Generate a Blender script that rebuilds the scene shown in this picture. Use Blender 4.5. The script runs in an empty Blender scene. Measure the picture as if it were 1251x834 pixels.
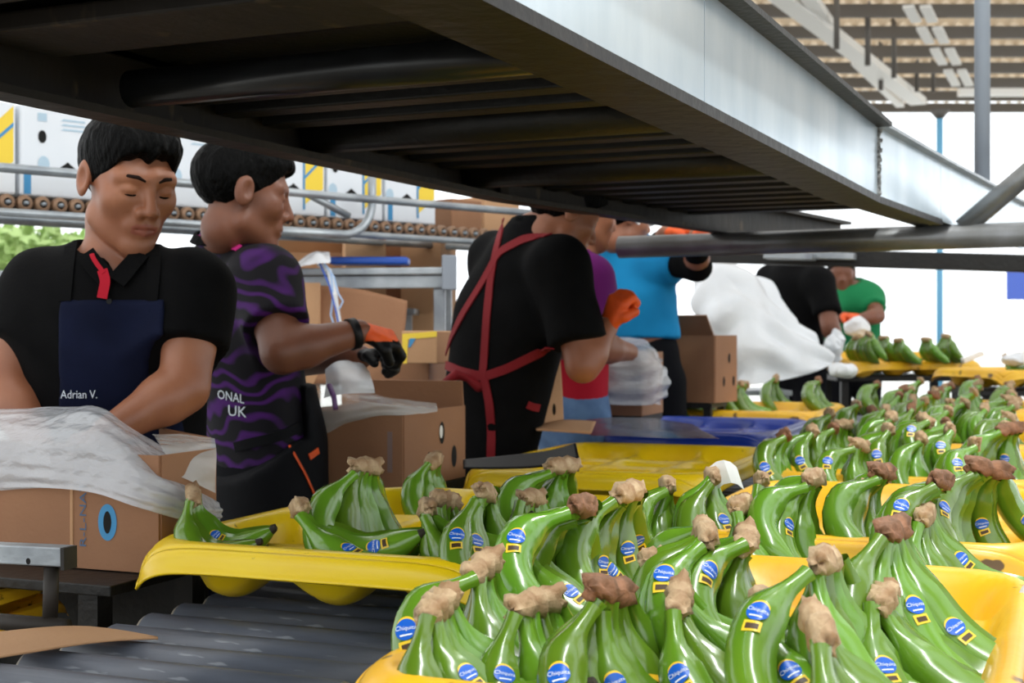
import bpy, bmesh, math, random
import numpy as np
from mathutils import Vector, Matrix, Euler

random.seed(7)
rng = np.random.default_rng(7)
scene = bpy.context.scene
COL = scene.collection
F = 1700.0          # focal length in pixels of the 1251 x 834 frame
HC = 1.25           # camera height

# ------------------------------------------------------------------ camera
cam_data = bpy.data.cameras.new('camera')
cam = bpy.data.objects.new('camera', cam_data)
COL.objects.link(cam)
cam.location = (0, 0, HC)
cam.rotation_euler = (math.pi / 2, 0, 0)
cam_data.sensor_width = 36.0
cam_data.lens = 36.0 * F / 1251.0
cam_data.shift_y = -9.0 / 1251.0
cam_data.dof.use_dof = True
cam_data.dof.focus_distance = 1.75
cam_data.dof.aperture_fstop = 10.0
cam_data.clip_end = 300
scene.camera = cam

# ------------------------------------------------------------------ world, exposure
world = bpy.data.worlds.new('world')
scene.world = world
world.use_nodes = True
wn = world.node_tree.nodes
wn['Background'].inputs[0].default_value = (0.93, 0.97, 1.0, 1)
wn['Background'].inputs[1].default_value = 1.95
vs = scene.view_settings
vs.view_transform = 'Standard'
vs.look = 'None'
vs.gamma = 1.0
vs.use_curve_mapping = False
vs.exposure = 0.0
scene.cycles.use_denoising = True
scene.cycles.max_bounces = 8
scene.cycles.transparent_max_bounces = 12
scene.cycles.sample_clamp_indirect = 6.0

# ------------------------------------------------------------------ helpers
def W(px, py, d):
    return Vector(((px - 625.5) * d / F, d, HC + (408 - py) * d / F))
def WZ(px, py, z):
    return W(px, py, (HC - z) * F / (py - 408))
LA = math.radians(21.66)                       # heading of the packing line
def LP(lx, ly, z=0.0):
    return Vector((lx * math.cos(LA) + ly * math.sin(LA), -lx * math.sin(LA) + ly * math.cos(LA), z))

def s2l(c):
    return tuple(((v / 255) / 12.92 if v / 255 <= 0.04045 else ((v / 255 + 0.055) / 1.055) ** 2.4) for v in c)

def tag(o, label=None, cat=None, group=None, kind=None):
    if label: o['label'] = label
    if cat: o['category'] = cat
    if group: o['group'] = group
    if kind: o['kind'] = kind
    return o
def thing(name, label, cat, loc=(0, 0, 0), rotz=0.0, group=None):
    o = bpy.data.objects.new(name, None)
    o.empty_display_size = 0.05
    COL.objects.link(o)
    o.location = loc
    o.rotation_euler = (0, 0, rotz)
    return tag(o, label, cat, group)

def mat(name, col, rough=0.5, metal=0.0, col2=None, scale=8.0, lo=0.35, hi=0.65, bump=0.0, bscale=60.0,
        spec=0.5, coat=0.0, stretch=(1, 1, 1), speck=None, speck_scale=40.0, speck_at=0.68, rand=0.0, detail=4.0):
    m = bpy.data.materials.new(name)
    m.use_nodes = True
    nt = m.node_tree
    n, l = nt.nodes, nt.links
    b = n['Principled BSDF']
    b.inputs['Roughness'].default_value = rough
    b.inputs['Metallic'].default_value = metal
    b.inputs['Specular IOR Level'].default_value = spec
    b.inputs['Coat Weight'].default_value = coat
    b.inputs['Coat Roughness'].default_value = 0.12
    c1 = s2l(col) + (1,)
    b.inputs['Base Color'].default_value = c1
    src = None
    tc = mp = None
    if col2 or bump or speck:
        tc = n.new('ShaderNodeTexCoord')
        mp = n.new('ShaderNodeMapping')
        mp.inputs['Scale'].default_value = stretch
        l.new(tc.outputs['Object'], mp.inputs['Vector'])
    if col2:
        t = n.new('ShaderNodeTexNoise')
        t.inputs['Scale'].default_value = scale
        t.inputs['Detail'].default_value = detail
        l.new(mp.outputs[0], t.inputs['Vector'])
        r = n.new('ShaderNodeValToRGB')
        r.color_ramp.elements[0].position = lo
        r.color_ramp.elements[0].color = c1
        r.color_ramp.elements[1].position = hi
        r.color_ramp.elements[1].color = s2l(col2) + (1,)
        l.new(t.outputs['Fac'], r.inputs[0])
        src = r.outputs[0]
    if speck:
        t = n.new('ShaderNodeTexNoise')
        t.inputs['Scale'].default_value = speck_scale
        t.inputs['Detail'].default_value = 3
        l.new(mp.outputs[0], t.inputs['Vector'])
        r = n.new('ShaderNodeValToRGB')
        r.color_ramp.elements[0].position = speck_at
        r.color_ramp.elements[1].position = speck_at + 0.05
        l.new(t.outputs['Fac'], r.inputs[0])
        mx = n.new('ShaderNodeMix')
        mx.data_type = 'RGBA'
        l.new(r.outputs[0], mx.inputs[0])
        if src: l.new(src, mx.inputs[6])
        else: mx.inputs[6].default_value = c1
        mx.inputs[7].default_value = s2l(speck) + (1,)
        src = mx.outputs[2]
    if rand:
        oi = n.new('ShaderNodeObjectInfo')
        hs = n.new('ShaderNodeHueSaturation')
        mr = n.new('ShaderNodeMapRange')
        mr.inputs[3].default_value = 1 - rand
        mr.inputs[4].default_value = 1 + rand
        l.new(oi.outputs['Random'], mr.inputs[0])
        l.new(mr.outputs[0], hs.inputs['Value'])
        mr2 = n.new('ShaderNodeMapRange')
        mr2.inputs[3].default_value = 0.5 - rand * 0.05
        mr2.inputs[4].default_value = 0.5 + rand * 0.05
        l.new(oi.outputs['Random'], mr2.inputs[0])
        l.new(mr2.outputs[0], hs.inputs['Hue'])
        if src: l.new(src, hs.inputs['Color'])
        else: hs.inputs['Color'].default_value = c1
        src = hs.outputs[0]
    if src: l.new(src, b.inputs['Base Color'])
    if bump:
        t = n.new('ShaderNodeTexNoise')
        t.inputs['Scale'].default_value = bscale
        t.inputs['Detail'].default_value = 3
        l.new(mp.outputs[0], t.inputs['Vector'])
        bp = n.new('ShaderNodeBump')
        bp.inputs['Strength'].default_value = bump
        bp.inputs['Distance'].default_value = 0.01
        l.new(t.outputs['Fac'], bp.inputs['Height'])
        l.new(bp.outputs[0], b.inputs['Normal'])
    return m

def film(name, col, alpha=0.6, rough=0.25, bump=0.5, bscale=30, stretch=(1, 1, 1)):
    """thin plastic film: transparent, milky and shiny at once"""
    m = mat(name, col, rough=rough, bump=bump, bscale=bscale, stretch=stretch)
    b = m.node_tree.nodes['Principled BSDF']
    b.inputs['Alpha'].default_value = alpha
    b.inputs['Subsurface Weight'].default_value = 0.0
    b.inputs['Specular IOR Level'].default_value = 0.7
    return m

def quat_to(v):
    return Vector(v).to_track_quat('Z', 'Y').to_matrix()

class MB:
    def __init__(self): self.v, self.f, self.m = [], [], []
    def add(self, verts, faces, mi=0):
        o = len(self.v)
        self.v += [tuple(p) for p in verts]
        self.f += [tuple(i + o for i in q) for q in faces]
        self.m += [mi] * len(faces)
        return self
    def box(self, c, s, R=None, mi=0, bev=0.0):
        hx, hy, hz = s[0] / 2, s[1] / 2, s[2] / 2
        c = Vector(c)
        R = R or Matrix.Identity(3)
        if bev <= 0:
            p = [Vector((sx * hx, sy * hy, sz * hz)) for sz in (-1, 1) for sy in (-1, 1) for sx in (-1, 1)]
            q = [(0, 2, 3, 1), (4, 5, 7, 6), (0, 1, 5, 4), (2, 6, 7, 3), (0, 4, 6, 2), (1, 3, 7, 5)]
            return self.add([c + R @ a for a in p], q, mi)
        bm = bmesh.new()
        bmesh.ops.create_cube(bm, size=1)
        for a in bm.verts: a.co = Vector((a.co.x * s[0], a.co.y * s[1], a.co.z * s[2]))
        bmesh.ops.bevel(bm, geom=bm.edges[:], offset=bev, segments=2, affect='EDGES', profile=0.5)
        bm.verts.ensure_lookup_table()
        self.add([c + R @ a.co for a in bm.verts], [[x.index for x in fc.verts] for fc in bm.faces], mi)
        bm.free()
        return self
    def tube(self, path, r, seg=12, mi=0, caps=True, flat=None):
        path = [Vector(p) for p in path]
        n = len(path)
        rs = r if hasattr(r, '__len__') else [r] * n
        t0 = (path[1] - path[0]).normalized()
        up = Vector((0, 0, 1)) if abs(t0.z) < 0.9 else Vector((1, 0, 0))
        nrm = t0.cross(up).normalized()
        V = []
        for i in range(n):
            t = (path[min(i + 1, n - 1)] - path[max(i - 1, 0)]).normalized()
            nrm = (nrm - t * nrm.dot(t)).normalized()
            b = t.cross(nrm)
            for k in range(seg):
                a = 2 * math.pi * k / seg
                V.append(path[i] + (nrm * math.cos(a) + b * math.sin(a) * (flat or 1)) * rs[i])
        Q = []
        for i in range(n - 1):
            for k in range(seg):
                k2 = (k + 1) % seg
                Q.append((i * seg + k, i * seg + k2, (i + 1) * seg + k2, (i + 1) * seg + k))
        if caps:
            Q.append(tuple(range(seg))[::-1])
            Q.append(tuple((n - 1) * seg + k for k in range(seg)))
        return self.add(V, Q, mi)
    def strip(self, pts, nrms, width, thick, mi=0):
        """flat band following points with surface normals"""
        n = len(pts)
        V = []
        for i in range(n):
            t = (pts[min(i + 1, n - 1)] - pts[max(i - 1, 0)]).normalized()
            s = t.cross(nrms[i]).normalized()
            w = width[i] if hasattr(width, '__len__') else width
            for a, b in ((-1, 0), (1, 0), (1, 1), (-1, 1)):
                V.append(pts[i] + s * a * w / 2 + nrms[i] * (b * thick))
        Q = []
        for i in range(n - 1):
            for k in range(4):
                k2 = (k + 1) % 4
                Q.append((i * 4 + k, (i + 1) * 4 + k, (i + 1) * 4 + k2, i * 4 + k2))
        Q += [(0, 1, 2, 3), tuple((n - 1) * 4 + k for k in (3, 2, 1, 0))]
        return self.add(V, Q, mi)
    def grid(self, P, mi=0, close_u=False):
        nu, nv = len(P), len(P[0])
        V = [p for r in P for p in r]
        Q = [(i * nv + j, i * nv + j + 1, (i + 1) * nv + j + 1, (i + 1) * nv + j) for i in range(nu - 1) for j in range(nv - 1)]
        return self.add(V, Q, mi)
    def data(self, name, mats, smooth=False):
        me = bpy.data.meshes.new(name)
        me.from_pydata(self.v, [], self.f)
        for m in (mats if isinstance(mats, (list, tuple)) else [mats]): me.materials.append(m)
        if len(me.materials) > 1: me.polygons.foreach_set('material_index', self.m)
        if smooth: me.shade_smooth() if hasattr(me, 'shade_smooth') else None
        me.update()
        return me
    def build(self, name, mats, parent=None, smooth=False, world=False, loc=None):
        if parent is not None and world:
            inv = parent.matrix_basis.inverted()
            self.v = [tuple(inv @ Vector(p)) for p in self.v]
        if loc is not None:
            L = Vector(loc)
            self.v = [tuple(Vector(p) - L) for p in self.v]
        o = bpy.data.objects.new(name, self.data(name, mats, smooth))
        COL.objects.link(o)
        if parent is not None: o.parent = parent
        if loc is not None: o.location = loc
        return o
def link(name, me, parent=None, loc=(0, 0, 0), rot=(0, 0, 0)):
    o = bpy.data.objects.new(name, me)
    COL.objects.link(o)
    o.parent = parent
    o.location = loc
    o.rotation_euler = rot
    return o
def solid(o, t, offset=-1):
    md = o.modifiers.new('thickness', 'SOLIDIFY')
    md.thickness = t
    md.offset = offset
    return o
def text_tris(s, size=1.0):
    """2-d triangles of a word, centred, letter height about size"""
    cu = bpy.data.curves.new('word', 'FONT')
    cu.body = s
    cu.resolution_u = 2
    o = bpy.data.objects.new('word', cu)
    COL.objects.link(o)
    bpy.context.view_layer.update()
    me = bpy.data.meshes.new_from_object(o.evaluated_get(bpy.context.evaluated_depsgraph_get()))
    V = np.array([v.co[:2] for v in me.vertices])
    Fc = [tuple(p.vertices) for p in me.polygons]
    bpy.data.objects.remove(o)
    bpy.data.curves.remove(cu)
    bpy.data.meshes.remove(me)
    lo, hi = V.min(0), V.max(0)
    V = (V - (lo + hi) / 2) * size / 0.7
    return V, Fc

# ------------------------------------------------------------------ materials
M = {}
M['floor'] = mat('floor_concrete', (128, 124, 116), 0.8, col2=(100, 97, 92), scale=2, bump=0.2)
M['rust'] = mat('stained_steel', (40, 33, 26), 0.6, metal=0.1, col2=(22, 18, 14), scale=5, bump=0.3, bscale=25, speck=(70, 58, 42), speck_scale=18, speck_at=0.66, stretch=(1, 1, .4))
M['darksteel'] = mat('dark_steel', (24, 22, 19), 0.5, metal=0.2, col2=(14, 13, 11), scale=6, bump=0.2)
M['galv'] = mat('galvanised_sheet', (216, 228, 236), 0.22, metal=0.45, col2=(176, 194, 206), scale=5, lo=.3, hi=.7, bump=0.06, bscale=14, stretch=(1, 1, .35), detail=6)
M['galv2'] = mat('galvanised_frame', (176, 182, 186), 0.36, metal=0.55, col2=(138, 144, 150), scale=8, bump=0.08)
M['pipe'] = mat('grey_pipe', (132, 134, 136), 0.34, metal=0.45, col2=(100, 100, 98), scale=7, bump=0.05)
M['weld'] = mat('weld_seam', (60, 60, 58), 0.7, metal=0.5, col2=(150, 150, 148), scale=120, bump=0.8, bscale=120)
M['roller'] = mat('grey_plastic_roller', (98, 104, 116), 0.42, col2=(78, 84, 95), scale=9, stretch=(.6, 3, 3), speck=(134, 140, 148), speck_scale=22, speck_at=.64, bump=0.05)
M['rollercap'] = mat('roller_end_cap', (176, 168, 152), 0.5, col2=(120, 112, 100), scale=60)
M['black'] = mat('black_plastic', (10, 10, 11), 0.5, spec=0.25)
M['yellow'] = mat('yellow_tray_plastic', (246, 212, 24), 0.3, col2=(238, 196, 16), scale=4, speck=(120, 84, 14), speck_scale=34, speck_at=0.70, bump=0.05, bscale=40, spec=0.5)
M['yellow2'] = mat('worn_yellow_tray_plastic', (238, 188, 40), 0.32, col2=(222, 164, 28), scale=5, speck=(96, 66, 18), speck_scale=20, speck_at=0.67, bump=0.05, bscale=40)
M['blue'] = mat('blue_tray_plastic', (18, 52, 148), 0.3, col2=(12, 40, 120), scale=4)
M['banana'] = mat('green_banana_skin', (114, 154, 40), 0.22, col2=(76, 116, 25), scale=5, lo=.3, hi=.75, bump=0.04, bscale=30, spec=0.6, coat=0.35, rand=0.22)
M['tip'] = mat('banana_tip', (40, 32, 18), 0.7)
M['crown'] = mat('cut_banana_crown', (194, 168, 132), 0.7, col2=(146, 112, 76), scale=45, bump=0.5, bscale=70)
M['crown2'] = mat('dark_cut_banana_crown', (150, 104, 74), 0.75, col2=(104, 70, 44), scale=45, bump=0.5, bscale=70)
M['st_blue'] = mat('sticker_blue', (20, 92, 196), 0.35)
M['st_yel'] = mat('sticker_yellow', (232, 196, 48), 0.35)
M['st_white'] = mat('sticker_white', (226, 234, 244), 0.4)
M['st_dark'] = mat('sticker_dark', (66, 46, 20), 0.5)
M['card'] = mat('brown_cardboard', (156, 112, 80), 0.75, col2=(142, 100, 70), scale=3, bump=0.08, bscale=120)
M['card2'] = mat('pale_cardboard', (196, 152, 112), 0.75, col2=(180, 138, 100), scale=3, bump=0.08, bscale=120)
M['cardin'] = mat('cardboard_inside', (138, 92, 60), 0.8, col2=(122, 80, 52), scale=3)
M['carton'] = mat('white_carton', (232, 236, 240), 0.55, col2=(222, 227, 233), scale=2)
M['p_blue'] = mat('print_blue', (60, 140, 190), 0.6)
M['p_yel'] = mat('print_yellow', (240, 206, 60), 0.6)
M['p_pale'] = mat('print_pale_blue', (176, 200, 216), 0.6)
M['p_ink'] = mat('print_ink', (66, 96, 128), 0.6)
M['p_faint'] = mat('print_faint', (128, 106, 100), 0.6)
M['hole'] = mat('hand_hole', (12, 11, 10), 0.9)
M['film'] = film('milky_film', (202, 205, 210), 0.70, 0.2, 0.8, 26, (1, 1, 2))
M['film2'] = film('white_film', (226, 229, 233), 0.88, 0.3, 0.9, 9)
M['film3'] = film('clear_film', (232, 238, 236), 0.42, 0.15, 0.6, 18)
M['filmdark'] = film('grey_film', (86, 88, 96), 0.8, 0.2, 0.4, 10)
M['skin'] = mat('skin_warm_brown', (158, 104, 76), 0.42, col2=(146, 92, 66), scale=14, spec=0.45, bump=0.03, bscale=200)
M['skin2'] = mat('skin_brown', (122, 76, 56), 0.45, col2=(110, 68, 50), scale=14, spec=0.4)
M['skin3'] = mat('skin_tan', (150, 96, 70), 0.45, col2=(138, 88, 64), scale=14, spec=0.4)
M['lip'] = mat('lip', (146, 82, 66), 0.4)
M['hair'] = mat('black_hair', (2, 2, 2), 0.55, spec=0.07, col2=(5, 5, 5), scale=60, bump=0.6, bscale=160, stretch=(1, 1, .3))
M['shirtblk'] = mat('black_polo_cloth', (8, 8, 9), 0.9, col2=(12, 12, 13), scale=20, bump=0.15, bscale=300, spec=0.1)
M['navy'] = mat('navy_apron_cloth', (16, 22, 46), 0.85, col2=(12, 17, 38), scale=10, bump=0.15, bscale=220, spec=0.12)
M['dark'] = mat('dark_trousers', (14, 15, 19), 0.85, spec=0.1)
M['apronblk'] = mat('black_apron_cloth', (11, 12, 15), 0.75, col2=(16, 17, 21), scale=8, bump=0.1, bscale=150, spec=0.15)
M['jean'] = mat('blue_jeans', (96, 128, 168), 0.85, col2=(80, 110, 150), scale=20)
M['brow'] = mat('brow_hair', (34, 22, 18), 0.7, spec=0.1)
M['blacksteel'] = mat('near_black_steel', (20, 16, 13), 0.45, col2=(11, 9, 8), scale=6, bump=0.3, bscale=25, spec=0.3, speck=(60, 52, 42), speck_scale=30, speck_at=.7)  # near-black base with sparse lighter specks
M['red'] = mat('red_strap', (122, 14, 24), 0.7, spec=0.3)
M['redcloth'] = mat('red_cloth', (178, 24, 44), 0.8, spec=0.2)
M['pink'] = mat('pink_trim', (206, 40, 130), 0.7)
M['mauve'] = mat('plum_cloth', (112, 30, 112), 0.8, spec=0.2)
M['teal'] = mat('turquoise_cloth', (16, 132, 186), 0.8, col2=(12, 118, 172), scale=6, spec=0.25)
M['green'] = mat('green_cloth', (20, 118, 70), 0.8, spec=0.25)
M['orange'] = mat('orange_glove', (234, 92, 24), 0.6, col2=(216, 78, 18), scale=30)
M['white'] = mat('white_paint', (236, 236, 234), 0.5)
M['shoe'] = mat('shoe_rubber', (30, 28, 26), 0.7)
M['purple'] = None
M['bluetape'] = mat('blue_plastic', (36, 84, 178), 0.4)
M['paleblue'] = mat('pale_blue_strip', (168, 196, 232), 0.35)
M['roof'] = mat('roof_sheet', (206, 190, 166), 0.6, col2=(188, 172, 148), scale=1.2, metal=0.0)
def translucent(m, w, col):
    n, l = m.node_tree.nodes, m.node_tree.links
    t = n.new('ShaderNodeBsdfTranslucent')
    t.inputs[0].default_value = s2l(col) + (1,)
    x = n.new('ShaderNodeMixShader')
    x.inputs[0].default_value = w
    l.new(n['Principled BSDF'].outputs[0], x.inputs[1])
    l.new(t.outputs[0], x.inputs[2])
    l.new(x.outputs[0], n['Material Output'].inputs[0])
translucent(M['roof'], 0.5, (226, 206, 178))
M['purlin'] = mat('purlin_steel', (104, 100, 96), 0.6, metal=0.3)
M['pole'] = mat('painted_pole', (150, 158, 168), 0.5, col2=(138, 146, 156), scale=4)
M['bluepole'] = mat('blue_pole', (110, 180, 220), 0.5)
M['banner'] = mat('blue_banner', (90, 120, 220), 0.6)
M['wood'] = mat('timber_rail', (96, 76, 58), 0.75, col2=(72, 56, 42), scale=4, stretch=(1, .1, 1), bump=.2)
M['leaf'] = mat('leaf_green', (176, 208, 128), 0.6, rand=.2)
M['gravel'] = mat('pale_ground', (240, 238, 232), 0.9, col2=(230, 228, 220), scale=1.5)
M['ring'] = mat('skate_wheel', (150, 118, 92), 0.45, metal=0.3, col2=(120, 92, 70), scale=30)

# purple jersey: black and violet swirls
def swirl_mat():
    m = bpy.data.materials.new('purple_swirl_cloth')
    m.use_nodes = True
    n, l = m.node_tree.nodes, m.node_tree.links
    b = n['Principled BSDF']
    b.inputs['Roughness'].default_value = 0.75
    b.inputs['Specular IOR Level'].default_value = 0.25
    tc = n.new('ShaderNodeTexCoord')
    w = n.new('ShaderNodeTexWave')
    w.wave_type = 'RINGS'
    w.inputs['Scale'].default_value = 8
    w.inputs['Distortion'].default_value = 20
    w.inputs['Detail'].default_value = 2.0
    w.inputs['Detail Scale'].default_value = 0.7
    l.new(tc.outputs['Object'], w.inputs['Vector'])
    nz = n.new('ShaderNodeTexNoise')
    nz.inputs['Scale'].default_value = 6
    l.new(tc.outputs['Object'], nz.inputs['Vector'])
    r1 = n.new('ShaderNodeValToRGB')
    r1.color_ramp.elements[0].position = .45
    r1.color_ramp.elements[0].color = s2l((12, 9, 18)) + (1,)
    r1.color_ramp.elements[1].position = .95
    r1.color_ramp.elements[1].color = s2l((74, 24, 104)) + (1,)
    l.new(w.outputs['Color'], r1.inputs[0])
    r2 = n.new('ShaderNodeValToRGB')
    r2.color_ramp.elements[0].position = .36
    r2.color_ramp.elements[1].position = .55
    l.new(nz.outputs['Fac'], r2.inputs[0])
    mx = n.new('ShaderNodeMix')
    mx.data_type = 'RGBA'
    l.new(r2.outputs[0], mx.inputs[0])
    mx.inputs[6].default_value = s2l((10, 9, 14)) + (1,)
    l.new(r1.outputs[0], mx.inputs[7])
    l.new(mx.outputs[2], b.inputs['Base Color'])
    return m
M['purple'] = swirl_mat()

# ------------------------------------------------------------------ lights of the shed
def tube_lamp(a, b, power, label):
    a, b = Vector(a), Vector(b)
    c = (a + b) / 2
    t = thing('fluorescent_lamp', label, 'lamp', c, 0)
    R = (b - a).normalized().to_track_quat('X', 'Z').to_matrix()
    L = (b - a).length
    MB().box((0, 0, 0.035), (L, 0.09, 0.03), R, bev=0.006).build('housing', M['white'], t)
    MB().tube([R @ Vector((-L / 2, 0, 0)), R @ Vector((L / 2, 0, 0))], 0.014, 10).build('tube', M['white'], t, smooth=True)
    MB().tube([(0, 0, 0.05), (0, 0, 4.62 - c.z)], 0.006, 6).build('hanger', M['purlin'], t)
    ld = bpy.data.lights.new('fluorescent_tube_light', 'AREA')
    ld.shape = 'RECTANGLE'
    ld.size, ld.size_y = L, 0.06
    ld.energy = power
    ld.color = (0.97, 1.0, 0.98)
    lo = bpy.data.objects.new('fluorescent_tube_light', ld)
    COL.objects.link(lo)
    lo.parent = t
    lo.location = (0, 0, -0.02)
    lo.rotation_euler = R.to_euler()
tube_lamp(LP(-0.05, 0.2, 3.0), LP(-0.05, 1.7, 3.0), 34, 'white tube lamp hung over the near end of the packing line')
tube_lamp(LP(0.05, 2.6, 3.0), LP(0.05, 4.1, 3.0), 34, 'white tube lamp hung over the middle of the packing line')

# ------------------------------------------------------------------ the shed
def struct(name, mb, m, smooth=False):
    return tag(mb.build(name, m, smooth=smooth), kind='structure')
struct('floor', MB().box((1.5, 8, -0.05), (16, 24, 0.1)), M['floor'])
tag(MB().box((0, 40, -0.16), (160, 160, 0.1)).build('outside_ground', M['gravel']), kind='structure')

# roof: corrugated rows stepping over purlins, open sides, open bays over the line
ROOFZ = 4.62
def roof_row(d0, d1, x0, x1, z0, z1):
    P = []
    n = int((x1 - x0) / 0.028)
    for i in range(n + 1):
        x = x0 + (x1 - x0) * i / n
        w = 0.03 * math.sin(2 * math.pi * x / 0.15)
        P.append([(x, d0, z0 + w), (x, d1, z1 + w)])
    return MB().grid(P)
roof = tag(bpy.data.objects.new('ceiling', None), kind='structure')
COL.objects.link(roof)
for k in range(9):
    d = 11.0 + k
    roof_row(d, d + 1.06, -1.0, 14.0, ROOFZ + 0.26, ROOFZ - 0.02).build('roof_sheet', M['roof'], roof, smooth=True)
    MB().box((6.5, d + 1.0, ROOFZ - 0.12), (15, 0.06, 0.13)).build('purlin', M['purlin'], roof)
for k in range(5):      # further sheets over the packing line, with daylight bays between them
    d = -3.0 + 2.8 * k
    roof_row(d, d + 1.25, -9.0, 9.0, ROOFZ + 0.08, ROOFZ).build('roof_sheet', M['roof'], roof, smooth=True)
    MB().box((0, d + 0.6, ROOFZ - 0.14), (18, 0.06, 0.18)).build('purlin', M['purlin'], roof)
a, b = W(950, -8, 12.6), W(1122, 124, 18.2)
R = (b - a).to_track_quat('X', 'Z').to_matrix()
MB().box((a + b) / 2, ((b - a).length, 0.20, 0.09), R).build('white_beam', M['white'], roof)
a2, b2 = W(985, -8, 12.6), W(1020, 42, 14.6)
R = (b2 - a2).to_track_quat('X', 'Z').to_matrix()
MB().box((a2 + b2) / 2, ((b2 - a2).length, 0.14, 0.07), R).build('white_beam', M['white'], roof)
a2, b2 = W(1045, 75, 15.8), W(1100, 128, 18.4)
R = (b2 - a2).to_track_quat('X', 'Z').to_matrix()
MB().box((a2 + b2) / 2, ((b2 - a2).length, 0.10, 0.07), R).build('white_beam', M['white'], roof)
for k, (x, y0, y1, d) in enumerate([(1022, 0, 60, 13.5), (1060, -5, 80, 14.2), (1092, 8, 95, 15.0), (1076, 30, 110, 16.5), (1120, 60, 112, 17.2), (1140, 60, 112, 17.5)]):
    MB().tube([W(x, y0 - 20, d), W(x, y1, d)], 0.03, 8).build('hanging_rod', M['purlin'], roof, smooth=True)
for k in range(4):      # skylight strips between the purlins, daylight through them painted as plain white
    a, b = W(1112 + 16 * k, 8 + 26 * k, 13.0 + 1.05 * k), W(1122 + 16 * k, 26 + 26 * k, 13.8 + 1.05 * k)
    R = (b - a).to_track_quat('X', 'Z').to_matrix()
    for s in (0.0, 0.16):
        MB().box((a + b) / 2 + Vector((s - 0.02, 0, 0)), ((b - a).length, 0.10, 0.03), R).build('skylight_strip', M['white'], roof)
MB().box(W(1090, 117, 19.6), (4.2, 0.14, 0.14)).build('eave_gutter', M['white'], roof)
MB().box(W(1226, 110, 18.6), (1.2, 0.12, 0.16)).build('eave_gutter', M['white'], roof)

x = W(1148, 408, 13).x
t = thing('water_pole', 'thin light blue pole outside in the bright daylight', 'pole', (x, 13, -0.1))
MB().tube([(0, 0, 0), (0, 0, 3.38)], 0.03, 10).build('pole_tube', M['bluepole'], t, smooth=True)
MB().tube([(0, 0, 3.36), (0, 0, 3.44)], [0.03, 0.10], 12).build('pole_head', M['purlin'], t, smooth=True)
t = thing('banner', 'blue banner hanging at the far right edge outside', 'banner', W(1241, 408, 12) * Vector((1, 1, 0)) if False else (W(1241, 408, 12).x, 12, -0.1))
MB().box((0, 0, HC + 0.1 + (408 - 349) * 12 / F), (0.16, 0.012, 0.24), bev=0.004).build('banner_cloth', M['banner'], t)
MB().tube([(0.09, 0.02, 0), (0.09, 0.02, 2.0)], 0.012, 8).build('banner_pole', M['pole'], t, smooth=True)

# leafy shrubs outside, seen past the left rack
def shrub(px, d, z, r, n, label):
    c = W(px, 408, d)
    t = thing('garden_shrub', label, 'shrub', (c.x, d, -0.1))
    MB().tube([(0, 0, 0), (0.02, 0, z * 0.6), (0, 0.03, z)], [0.05, 0.04, 0.02], 8).build('trunk', M['wood'], t, smooth=True)
    mb = MB()
    for i in range(n):
        u = Vector(rng.normal(size=3)).normalized() * r * (0.4 + 0.6 * random.random())
        p = Vector((0, 0, z)) + Vector((u.x * 1.2, u.y, u.z * 0.8))
        a = Vector(rng.normal(size=3)).normalized()
        b = a.orthogonal().normalized()
        s = 0.10
        mb.add([p - a * s, p + b * s * 0.4, p + a * s, p - b * s * 0.4], [(0, 1, 2, 3)])
    tag(mb.build('foliage', M['leaf'], t), kind='stuff')
shrub(30, 14, 2.1, 0.5, 500, 'pale green leafy shrub outside at the left edge')
shrub(112, 16.5, 2.2, 0.5, 500, 'pale green leafy shrub outside beside the front man')
shrub(330, 13, 1.9, 0.5, 400, 'pale green leafy shrub outside behind the purple jersey')

# ------------------------------------------------------------------ overhead conveyor
H = HC + 0.32
A2 = math.radians(24.2)
def OP(ac, al, z):
    return Vector((ac * math.cos(A2) + al * math.sin(A2), -ac * math.sin(A2) + al * math.cos(A2), z))
def dirv(deg): return Vector((math.sin(math.radians(deg)), math.cos(math.radians(deg)), 0))
def sweep(mb, prof, path, mi=0):
    """closed profile of (across, up) swept along horizontal path points (z of the point is added)"""
    n, m = len(path), len(prof)
    V = []
    for i in range(n):
        t = (path[min(i + 1, n - 1)] - path[max(i - 1, 0)])
        t.z = 0
        t.normalize()
        s = Vector((t.y, -t.x, 0))
        for a, u in prof: V.append(path[i] + s * a + Vector((0, 0, u)))
    Q = [(i * m + k, i * m + (k + 1) % m, (i + 1) * m + (k + 1) % m, (i + 1) * m + k) for i in range(n - 1) for k in range(m)]
    Q += [tuple(range(m))[::-1], tuple((n - 1) * m + k for k in range(m))]
    return mb.add(V, Q, mi)
def rect(a0, a1, z0, z1): return [(a0, z0), (a1, z0), (a1, z1), (a0, z1)]
oc = thing('overhead_conveyor', 'dark overhead conveyor with galvanised side panels above the workers', 'conveyor', OP(-1.0, 1.5, H))
jl = OP(-1.423, 3.05, H)
left_path = [OP(-1.423, 0.2, H), OP(-1.423, 2.0, H), jl, jl + dirv(33) * 0.6, jl + dirv(33) * 2.4]
mb = MB()
sweep(mb, [(0, 0), (0.055, 0), (0.055, 0.012), (0.012, 0.012), (0.012, 0.10), (0.055, 0.10), (0.055, 0.112), (0, 0.112)], left_path)
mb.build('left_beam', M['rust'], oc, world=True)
MB().box(jl + Vector((0.03, 0, 0.055)), (0.02, 0.05, 0.105)).build('splice_plate', M['rust'], oc, world=True)
jr = OP(-0.557, 3.335, H)
jr_in = OP(-0.679, 3.3, H)
in_path = [OP(-0.679, 0.2, H), OP(-0.679, 2.0, H), jr_in, jr_in + dirv(29) * 1.6]
mb = MB()
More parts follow.
